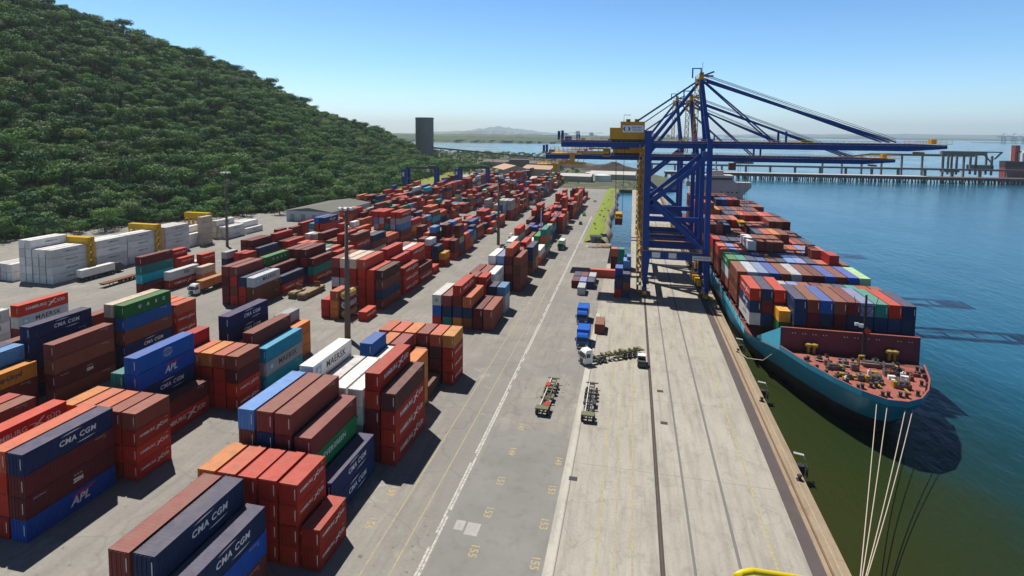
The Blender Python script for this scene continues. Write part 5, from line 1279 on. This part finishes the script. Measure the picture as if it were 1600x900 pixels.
# tank containers
TANKC = [(0.50,0.33,0.13),(0.55,0.50,0.56),(0.58,0.42,0.14)]
for k in range(3):
    t = empty('tank_container', (-70.5-2*PITCH-CW/2, 135.6, k*HS_), 0, ('tan tank container at the bottom of the tank stack','lilac-white tank container in the middle of the tank stack','yellow-tan tank container on top of the tank stack')[k], 'tank container', 'tank containers behind the lamp mast')
    mb = MB(); W = CW/2
    for x in (-W,W-0.14):
        for y in (0,L20-0.14): mb.bx(x,x+0.14,y,y+0.14,0,HS_-0.01)
        mb.bx(x,x+0.14,0.14,L20-0.14,0,0.14); mb.bx(x,x+0.14,0.14,L20-0.14,HS_-0.14,HS_-0.01)
    for y in (0,L20-0.14): mb.bx(-W+0.14,W-0.14,y,y+0.14,0,0.14); mb.bx(-W+0.14,W-0.14,y,y+0.14,HS_-0.14,HS_-0.01)
    mb.build('frame', M['steel'], t)
    mb = MB(); mb.lathe([(0.15,0.12),(0.7,0.18),(1.05,0.42),(1.12,0.62),(1.12,5.4),(1.05,5.62),(0.7,5.88),(0.15,5.94)], (0,0,1.32), 24, 0, 'y'); tk = mb.build('tank', paint(('tank_tan','tank_lilac','tank_yellow')[k], TANKC[k], 0.45, 0.15), t, smooth=True)
    mb = MB(); mb.lathe([(0.1,0),(0.3,0),(0.3,0.12),(0.1,0.14)], (0,0.12,1.32), 12, 0, 'y'); mb.bx(-0.3,0.3,2.6,3.4,2.43,2.55); mb.build('hatch', M['grey'], tk)
# yellow access racks between the white stacks
for y, w_ in ((156.2,'nearest us'),(184.6,'middle one'),(216.6,'farthest of three')):
    h = 13.6
    t = empty('reefer_rack', (-198,y,0), 0, f'yellow steel access rack between white container stacks, {w_}', 'access rack', 'yellow racks among the white containers')
    x0, x1 = (-3.0, 9.8) if y < 210 else (-6.0, 6.0); mb = MB()
    for k in range(6):
        x = x0+(x1-x0)*k/5
        for yy in (-0.9,0.9): mb.bx(x-0.16,x+0.16,yy-0.16,yy+0.16,0,h)
    mb.build('frame', M['yellow'], t)
    for lv in range(1,6):
        z = lv*h/5
        mb = MB(); mb.bx(x0-0.3,x1+0.3,-1.0,1.0,z-0.24,z); 
        for s in (-1,1):
            for q in (0.55,1.05):
                if lv < 5 or True: mb.bx(x0,x1,s*1.0-0.03,s*1.0+0.03,z+q-0.03 if lv < 5 else z-0.5-q*0.2,z+q+0.03 if lv < 5 else z-0.44-q*0.2)
        mb.build('deck', M['yellow'], t)
    mb = MB()
    for lv in range(5): z = lv*h/5; mb.bar((x1+0.4,-0.8,z),(x1+0.4,0.8,z+h/5),0.7,0.14); mb.bx(x1+0.1,x1+0.8,-1,-0.6,z,z+0.1)
    for yy in (-1,1): mb.bx(x1+0.75,x1+0.9,yy-0.07,yy+0.07,0,h)
    mb.build('stair', M['yellow'], t)
    mb = MB(); mb.bx(x0-0.3,x1+0.5,-1.2,1.2,h,h+0.12); mb.bx(x0-0.3,x1+0.5,-1.2,-1.1,h-2.2,h); mb.bx(x1+0.42,x1+0.5,-1.1,1.2,h-2.2,h); mb.build('canopy', M['yellow'], t)
# long grey warehouse at the foot of the hill
M['roof_grey'] = paint('warehouse_roof', (0.17,0.17,0.155), 0.9, 0.2); M['wall_blue'] = paint('warehouse_wall', (0.42,0.50,0.57), 0.7, 0.12)
t = empty('warehouse', (-181,280,0), 0, 'low warehouse with grey roof and pale blue walls below the hill', 'warehouse')
MB().bx(-14.5,14.5,0,46,0,6.2).build('wall', M['wall_blue'], t)
mb = MB(); mb.add([(-15.3,-0.8,6.2),(15.3,-0.8,6.2),(15.3,46.8,6.2),(-15.3,46.8,6.2),(0,-0.8,8.2),(0,46.8,8.2)], [(0,4,5,3),(1,2,5,4),(0,1,4),(3,5,2),(0,3,2,1)]); mb.build('roof', M['roof_grey'], t)
for k in range(4): MB().bx(-12+k*7,-9.2+k*7,-0.06,-0.004,0,4.2).build('door', M['grey'], t)
# tug master / forklift beside the crane rail
t = empty('yard_tug', (3.0,122.4,0), 0.0, 'small dark yard tug with white roof beside the crane rail', 'tug')
mb = MB(); mb.bx(-0.9,0.9,0,4.2,0.45,1.15); mb.bx(-0.9,0.9,0.1,1.2,1.15,1.5); mb.build('body', M['steel'], t)
mb = MB(); mb.bx(-0.8,0.8,1.3,2.7,1.15,2.3); mb.build('cab', M['glass'], t); MB().bx(-0.88,0.88,1.2,2.8,2.3,2.42).build('roof', M['white'], t)
mb = MB(); mb.bx(-0.85,0.85,2.9,4.1,1.15,1.75); mb.build('engine_cover', M['white'], t)
for x in (-0.8,0.8):
    for y in (0.8,3.4): wheel(t, x, y, 0.42, 0.3)
# cars and vans on the far roads
M['car_white'] = plain('car_white', (0.7,0.7,0.7), 0.3); M['car_dark'] = plain('car_dark', (0.05,0.05,0.06), 0.3); M['car_green'] = plain('car_green', (0.05,0.28,0.16), 0.4)
def car(x, y, rz, lab, mt, van=False):
    t = empty('parked_van' if van else 'parked_car', (x,y,0), rz, lab, 'van' if van else 'car', 'cars and vans on the yard roads')
    mb = MB(); mb.bx(-0.88,0.88,0,4.4,0.3,0.85 if not van else 1.1); mb.build('body', mt, t)
    mb = MB(); y0, y1 = (1.0,3.8) if not van else (0.6,4.35); z1 = 1.45 if not van else 2.1; z0 = 0.85 if not van else 1.1
    mb.add([(-0.85,y0,z0),(0.85,y0,z0),(0.85,y1,z0),(-0.85,y1,z0),(-0.7,y0+0.6,z1),(0.7,y0+0.6,z1),(0.7,y1-0.4,z1),(-0.7,y1-0.4,z1)], MB.BF); mb.build('cabin', M['glass'] if not van else mt, t)
    if not van: MB().bx(-0.69,0.69,y0+0.65,y1-0.45,z1+0.004,z1+0.05).build('roof', mt, t)
    for xx in (-0.8,0.8):
        for yy in (0.85,3.5): wheel(t, xx, yy, 0.33, 0.22)
for x, y, lab, mt, v in ((-29.5,345,'green van on the quayside road by the far red stacks',M['car_green'],True),(-58.5,262,'white van on the road past the dark lamp mast',M['car_white'],True),(-57,238,'dark car on the road beside the dark lamp mast',M['car_dark'],False),
                         (-54.5,300,'dark car far down the road between red stacks',M['car_dark'],False),(-28.6,312,'dark car on the quayside road before the green van',M['car_dark'],False),(-27.8,420,'white car near the far end of the quayside road',M['car_white'],False)):
    car(x, y, 0.0, lab, mt, v)
# gate hut and earth heaps at the corner of the basin
t = empty('gate_hut', (-16.6,264.5,0), 0.1, 'small grey hut at the corner of the grassy bank', 'hut'); MB().bx(-2.6,2.6,-2,2,0,2.7).build('wall', M['grey'], t); MB().bx(-3,3,-2.4,2.4,2.7,2.95).build('roof', M['steel'], t); MB().bx(-0.6,0.5,-2.06,-2.004,0.1,2.1).build('door', M['glass'], t); MB().bx(1.0,2.1,-2.06,-2.004,1.1,2.0).build('window', M['glass'], t)
for x, y, s, lab in ((-12.5,252.5,1.7,'heap of reddish earth by the basin corner, larger'),(-16.8,250.6,1.1,'heap of reddish earth by the basin corner, smaller')):
    bm = bmesh.new(); bmesh.ops.create_icosphere(bm, subdivisions=3, radius=1)
    for v in bm.verts:
        v.co = Vector((v.co.x*s*2.2*(1+0.2*math.sin(v.co.y*7)), v.co.y*s*1.3, max(-0.05,v.co.z)*s*0.8*(1+0.25*math.sin(v.co.x*9+v.co.y*6))))
    me = bpy.data.meshes.new('earth_heap'); bm.to_mesh(me); bm.free(); me.materials.append(M['earth']); o = bpy.data.objects.new('earth_heap', me); C.objects.link(o); o.location = (x,y,0); tag(o, lab, 'earth heap', 'earth heaps by the basin')
# hatch covers and drain lids on the apron
for x, y, lab in ((6.3,176.0,'dark drain lid just in front of the crane bogies'),(6.6,99.6,'dark drain lid in the apron right of the rail, near one'),(6.5,112.2,'dark drain lid in the apron right of the rail, far one'),(-7.7,79.8,'dark iron lid beside the pale gutter')):
    mb = MB(); mb.bx(-0.55,0.55,-0.4,0.4,0.004,0.05); mb.bx(-0.62,0.62,-0.47,0.47,0.002,0.03); tag(mb.build('drain_lid', M['steel'], None, (x,y,0)), lab, 'drain lid', 'iron lids set in the apron')
# yellow guard rail of the crane we stand on
t = empty('guard_rail', (1.0,4.3,47.6), 0, 'yellow tube guard rail at the bottom edge, close to us', 'guard rail')
mb = MB(); pl = [(-0.17,-0.06,0.0),(-0.17,-0.06,1.10),(-0.155,-0.055,1.18),(-0.11,-0.045,1.205),(-0.03,-0.01,1.205),(0.30,0.12,1.11),(0.9,0.3,0.95)]
mb.tube(pl, 0.024, 10); mb.build('top_rail', plain('bright_yellow', (0.75,0.55,0.01), 0.4), t, smooth=True)
mb = MB(); mb.bx(-0.4,1.2,-0.3,0.6,-0.06,0.0); mb.build('toe_plate', M['yellow'], t)

# ------------------------------------------------------------------ far things
M['silo'] = paint('silo_concrete', (0.20,0.205,0.205), 0.85, 0.15, 0.15)
t = empty('silo_tower', (-299.5,760,0), 0, 'tall grey cylindrical silo at the end of the wooded hill', 'silo')
MB().lathe([(13.2,-1),(13.2,72.6)], (0,0,0), 40).build('shaft', M['silo'], t, smooth=False)
mb = MB(); mb.lathe([(13.5,71.2),(13.6,71.2),(13.6,73),(12.6,73.2)], (0,0,0), 40); mb.build('cap', M['silo'], t)
mb = MB(); mb.bx(-0.8,0.8,-13.7,-13.15,0,72); mb.build('ladder_shaft', M['silo'], t)
# inclined conveyor from the silo to the water
M['gallery'] = paint('gallery_steel', (0.17,0.15,0.14), 0.8, 0.2)
t = empty('inclined_conveyor', (-210,790,0), 0, 'long covered conveyor sloping down from the silo to the shore', 'conveyor')
a, b = Vector((-287,757,29.5)), Vector((-120,824,13.5)); o = Vector((-210,790,0))
MB().bar(a-o, b-o, 3.0, 2.2).build('gallery', M['gallery'], t)
for k in range(7):
    p_ = a.lerp(b, (k+0.5)/7)-o; mb = MB(); mb.bar((p_.x-2,p_.y,-0.5),(p_.x-0.5,p_.y,p_.z-1),0.5,0.5); mb.bar((p_.x+2,p_.y,-0.5),(p_.x+0.5,p_.y,p_.z-1),0.5,0.5); mb.build('trestle', M['gallery'], t)
# sheds, ore heap, tanks beyond the yard
M['roof_tan'] = paint('shed_roof_tan', (0.50,0.34,0.24), 0.8, 0.15); M['roof_pale'] = paint('shed_roof_pale', (0.55,0.53,0.50), 0.8, 0.1); M['wall_pale'] = paint('shed_wall', (0.42,0.38,0.34), 0.8, 0.15); M['ore'] = paint('iron_ore', (0.085,0.062,0.06), 0.95, 0.3)
def shed(x, y, w_, l, h, rz, roof, lab):
    t = empty('storage_shed', (x,y,0), rz, lab, 'shed', 'sheds beyond the yard'); MB().bx(-w_/2,w_/2,-l/2,l/2,-0.1,h).build('wall', M['wall_pale'], t)
    mb = MB(); W, Ls, z = w_/2+0.8, l/2+0.8, h; mb.add([(-W,-Ls,z),(W,-Ls,z),(W,Ls,z),(-W,Ls,z),(0,-Ls,z+w_*0.16),(0,Ls,z+w_*0.16)], [(0,4,5,3),(1,2,5,4),(0,1,4),(3,5,2),(0,3,2,1)]); mb.build('roof', roof, t)
    MB().bx(-w_*0.2,w_*0.2,-l/2-0.1,-l/2-0.01,0,h*0.7).build('door', M['steel'], t)
shed(-146,650,30,44,9,0.55,M['roof_tan'],'shed with tan striped roof beyond the far end of the stacks')
shed(-112,676,26,40,8,1.2,M['roof_tan'],'second tan-roofed shed, right behind the striped one')
shed(-60,600,16,34,6,1.45,M['roof_pale'],'low pale-roofed shed before the white tank')
shed(-22,640,20,50,6,1.50,M['roof_pale'],'long pale-roofed shed at the end of the basin')
shed(-90,560,14,24,5,1.4,M['roof_pale'],'small pale shed just past the last red stacks')
shed(-160,800,22,120,8,1.35,M['gallery'],'long dark shed behind the ore heap')
t = empty('transfer_tower', (-152,735,0), 0.1, 'dark boxy transfer building beside the tan-roofed shed', 'building'); MB().bx(-13,13,-9,9,0,15).build('wall', M['gallery'], t); MB().bx(-13.6,13.6,-9.6,9.6,15,16).build('roof', M['roof_grey'], t); MB().bx(-3,3,-9.1,-9.01,0,6).build('door', M['steel'], t)
for x, y, r_, h, lab in ((-33,612,9.5,6.5,'squat white storage tank beyond the basin'),(-48,640,6,7,'smaller white tank beside the squat one')):
    t = empty('storage_tank', (x,y,0), 0, lab, 'tank', 'white tanks beyond the basin'); MB().lathe([(r_,-0.2),(r_,h),(r_*0.5,h+0.6),(0.2,h+0.9)], (0,0,0), 28).build('shell', M['white'], t); mb = MB(); mb.bar((-r_-0.2,0,0),(-r_-0.2,3,h),0.6,0.15); mb.build('stair', M['steel'], t)
def heap(x, y, rx, ry, h, mt, lab):
    bm = bmesh.new(); bmesh.ops.create_icosphere(bm, subdivisions=4, radius=1)
    for v in bm.verts:
        rr = math.hypot(v.co.x, v.co.y); v.co = Vector((v.co.x*rx, v.co.y*ry, max(0,(1-rr))*h*(1+0.15*math.sin(v.co.x*9)*math.cos(v.co.y*7)) if v.co.z > 0 else -0.2))
    me = bpy.data.meshes.new('ore_heap'); bm.to_mesh(me); bm.free(); me.materials.append(mt); o = bpy.data.objects.new('ore_heap', me); C.objects.link(o); o.location = (x,y,0); tag(o, lab, 'ore heap', 'ore heaps by the shore')
for x, y, rx, ry, h, lab in ((-105,840,52,16,13,'dark ore heap by the shore, left one'),(-30,800,46,15,12,'dark ore heap by the shore behind the tank'),(-190,905,60,18,13,'dark ore heap farthest from us, under the conveyor')): heap(x, y, rx, ry, h, M['ore'], lab)

# piled jetty across the bay, with conveyors, ship loader and bulk carrier
M['jetty'] = paint('jetty_concrete', (0.14,0.08,0.066), 0.85, 0.2, 0.1); M['jetty_top'] = plain('jetty_deck', (0.50,0.45,0.42), 0.85)
t = empty('piled_jetty', (280,742,-3), 0.045, 'long jetty on many piles across the water behind the crane', 'jetty')
MB().bx(-240,420,-9,9,4.2,7.4).build('deck', M['jetty'], t); MB().bx(-240,60,-8.6,8.6,7.41,8.0).build('roadway', M['jetty_top'], t)
for k in range(98):
    x = -238+k*6.7
    mb = MB(); mb.tube([(x,-7.5,-4),(x,-7.5,4.2)],0.75,6); o = mb.build('pile', M['jetty'], t)
mb = MB()
for k in range(98):
    x = -238+k*6.7
    for y in (-1,6): mb.tube([(x+(1.5 if k % 3 else -2.4),y,-4),(x,y,4.2)],0.7,5)
tag(mb.build('inner_piles', M['jetty'], t), kind='stuff')
t = empty('conveyor_gallery', (280,800,-3), 0.03, 'lower conveyor gallery on posts behind the piled jetty', 'conveyor', 'conveyors on the jetty')
MB().bx(-260,420,-2,2,12.2,14.6).build('gallery', M['gallery'], t)
for k in range(22): MB().bx(-255+k*31,-253+k*31,-2,2,-4,12.2).build('trestle', M['gallery'], t)
t = empty('conveyor_gallery', (300,850,-3), 0.03, 'higher conveyor gallery leading to the ship loader', 'conveyor', 'conveyors on the jetty')
mb = MB(); mb.bar((-60,0,20),(20,0,29.5),3,2.4); mb.bx(20,150,-1.6,1.6,28.4,31.4); mb.build('gallery', M['gallery'], t)
for k in range(8): MB().bx(-40+k*25,-38.4+k*25,-1.5,1.5,-4,22 if k < 2 else 28.4).build('trestle', M['gallery'], t)
t = empty('ship_loader', (450,845,-3), 0, 'dark ship loader on the jetty beside the red bulk carrier', 'ship loader')
mb = MB(); mb.bx(-46,6,-3,3,30.5,34.5); mb.bx(-46,24,-2,2,34.5,36); mb.build('boom', M['gallery'], t)
for x in (-40,-30,-8,10):
    for y in (-6,6): MB().bx(x-1,x+1,y-1,y+1,5,30.5).build('leg', M['gallery'], t)
MB().bx(-12,12,-7,7,12,18).build('machine_house', M['gallery'], t); MB().bx(-44,-26,-6,6,8,12).build('gantry_base', M['gallery'], t)
mb = MB(); mb.bar((2,0,34),(14,0,20),1.4,1.4); mb.bar((24,0,35),(16,0,26),1.6,1.6); mb.build('chute', M['gallery'], t)
M['ship_red'] = paint('carrier_red', (0.33,0.06,0.05), 0.6, 0.2, 0.1)
t = empty('bulk_carrier', (618,905,-3), 0.05, 'red-hulled bulk carrier moored at the far jetty, cut by the frame edge', 'ship')
mb = MB(); mb.prism([(-98,-13),(110,-16),(110,16),(-98,13),(-112,6),(-112,-6)], -2, 14); mb.build('hull', M['ship_red'], t); mb = MB(); mb.prism([(-98,-13.3),(110,-16.3),(110,16.3),(-98,13.3),(-112.4,6),(-112.4,-6)], 14, 22); mb.build('topside', paint('carrier_dark',(0.07,0.045,0.05),0.6,0.2), t)
mb = MB(); mb.bx(-96,-76,-12,12,22,34); mb.bx(-94,-82,-14,14,34,36.5); mb.build('deckhouse', M['white'], t); MB().bx(-100,-94,-4,4,22,44).build('funnel', M['ship_red'], t)
for k in range(4): MB().bx(-60+k*40,-34+k*40,-10,10,22,25).build('hatch_cover', M['ship_red'], t)
# far shores
M['far_green'] = grassy('far_forest', (0.03,0.055,0.02), (0.07,0.10,0.035), (0.08,0.09,0.05)); M['far_rock'] = paint('far_mountain', (0.12,0.14,0.11), 0.95, 0.2, 0.002)
def ridge(name, pts, depth, mt, n=8, seed=1, kind='structure'):
    """a long low landmass: crest heights along pts (x, y, h), sloping down to the water on both sides"""
    rr = random.Random(seed); vs = []; fs = []; K = []
    for i in range(len(pts)-1):
        for q in range(n): f = q/n; K.append(tuple(pts[i][c]*(1-f)+pts[i+1][c]*f for c in (0,1,2)))
    K.append(pts[-1])
    for x, y, h in K:
        h2 = h*(1+rr.uniform(-.10,.10))
        for d, s in ((-1.0,0.0),(-0.9,0.45),(-0.45,0.75),(0,1),(0.5,0.7),(1,0)): vs.append((x, y+d*depth*(1+0.15*rr.uniform(-1,1)), -3.5+(h2+0.5)*s*(1+rr.uniform(-.06,.06))))
    for i in range(len(K)-1):
        for d in range(5): fs.append((i*6+d, (i+1)*6+d, (i+1)*6+d+1, i*6+d+1))
    mb = MB(); mb.v = vs; mb.f = fs; mb.m = [0]*len(fs); tag(mb.build(name, mt), kind=kind)
ridge('peninsula_terrain', [(-2600,3600,34),(-1900,3500,34),(-1350,3400,33),(-900,3350,30),(-600,3300,27),(-420,3300,18),(-260,3320,3)], 420, M['far_green'], 14, 3)
ridge('far_shore_terrain', [(-2600,5200,40),(-1400,5600,38),(-400,6000,34),(300,6400,30),(900,6900,12),(1300,7200,2)], 500, M['far_green'], 14, 4)
ridge('distant_shore_terrain', [(1800,11500,18),(3600,11000,24),(5200,10000,30),(7600,8800,24)], 700, M['far_green'], 12, 5)
ridge('distant_hills', [(-6000,15500,60),(-5200,17000,110),(-4750,17300,200),(-4400,17500,260),(-4050,17500,215),(-3500,17500,180),(-2900,17500,90),(-2000,16500,40)], 1200, M['far_rock'], 8, 6)
ridge('distant_range_hills', [(2500,17800,50),(4800,17600,90),(7000,17200,120),(9500,16500,100)], 1200, M['far_rock'], 8, 7)
rr = random.Random(9)
for k in range(9):
    x = -700+k*150+rr.uniform(-40,40); h = rr.uniform(30,70); mb = MB(); mb.bx(-22,22,-15,15,0,h); mb.bx(-8,8,-8,8,h,h+4)
    tag(mb.build('tower_block', M['wall_pale'], None, (x,5800+k*60,10)), 'hazy pale tower block on the far shore behind the crane rear', 'building', 'tower blocks on the far shore')
for k in range(6):
    t = empty('distant_crane', (3370+k*95,6000+k*20,-3), 0, 'hazy blue quay crane far across the water at the right edge', 'crane', 'distant quay cranes at right edge')
    mb = MB()
    for x in (-12,12):
        for y in (-9,9): mb.bx(x-1.6,x+1.6,y-1.6,y+1.6,2,62)
    mb.bx(-16,16,-10,10,20,24); mb.build('portal', M['crane_blue'], t)
    mb = MB(); mb.bx(-50,70,-3,3,58,63); mb.build('boom', M['crane_blue'], t)
    mb = MB(); mb.bar((-6,0,62),(2,0,92),2.5,2.5); mb.bar((2,0,92),(60,0,63),1.8,1.8); mb.bar((2,0,92),(-40,0,63),1.8,1.8); mb.build('apex_frame', M['crane_blue'], t)
mb = MB(); mb.bx(3200,4400,5980,6200,-7,0.5); tag(mb.build('distant_quay_ground', M['jetty']), kind='structure')

# ------------------------------------------------------------------ air
mt = bpy.data.materials.new('haze_air'); mt.use_nodes = True; tt = mt.node_tree
for n_ in list(tt.nodes):
    if n_.type == 'BSDF_PRINCIPLED': tt.nodes.remove(n_)
pv = tt.nodes.new('ShaderNodeVolumePrincipled'); pv.inputs['Color'].default_value = (0.82,0.94,1.0,1); pv.inputs['Density'].default_value = 0.00006; pv.inputs['Anisotropy'].default_value = 0.3
tt.links.new(pv.outputs[0], tt.nodes['Material Output'].inputs['Volume'])
mb = MB(); mb.bx(-19800,19800,-2800,19800,-9.5,420); o = mb.build('haze', mt); tag(o, kind='stuff')
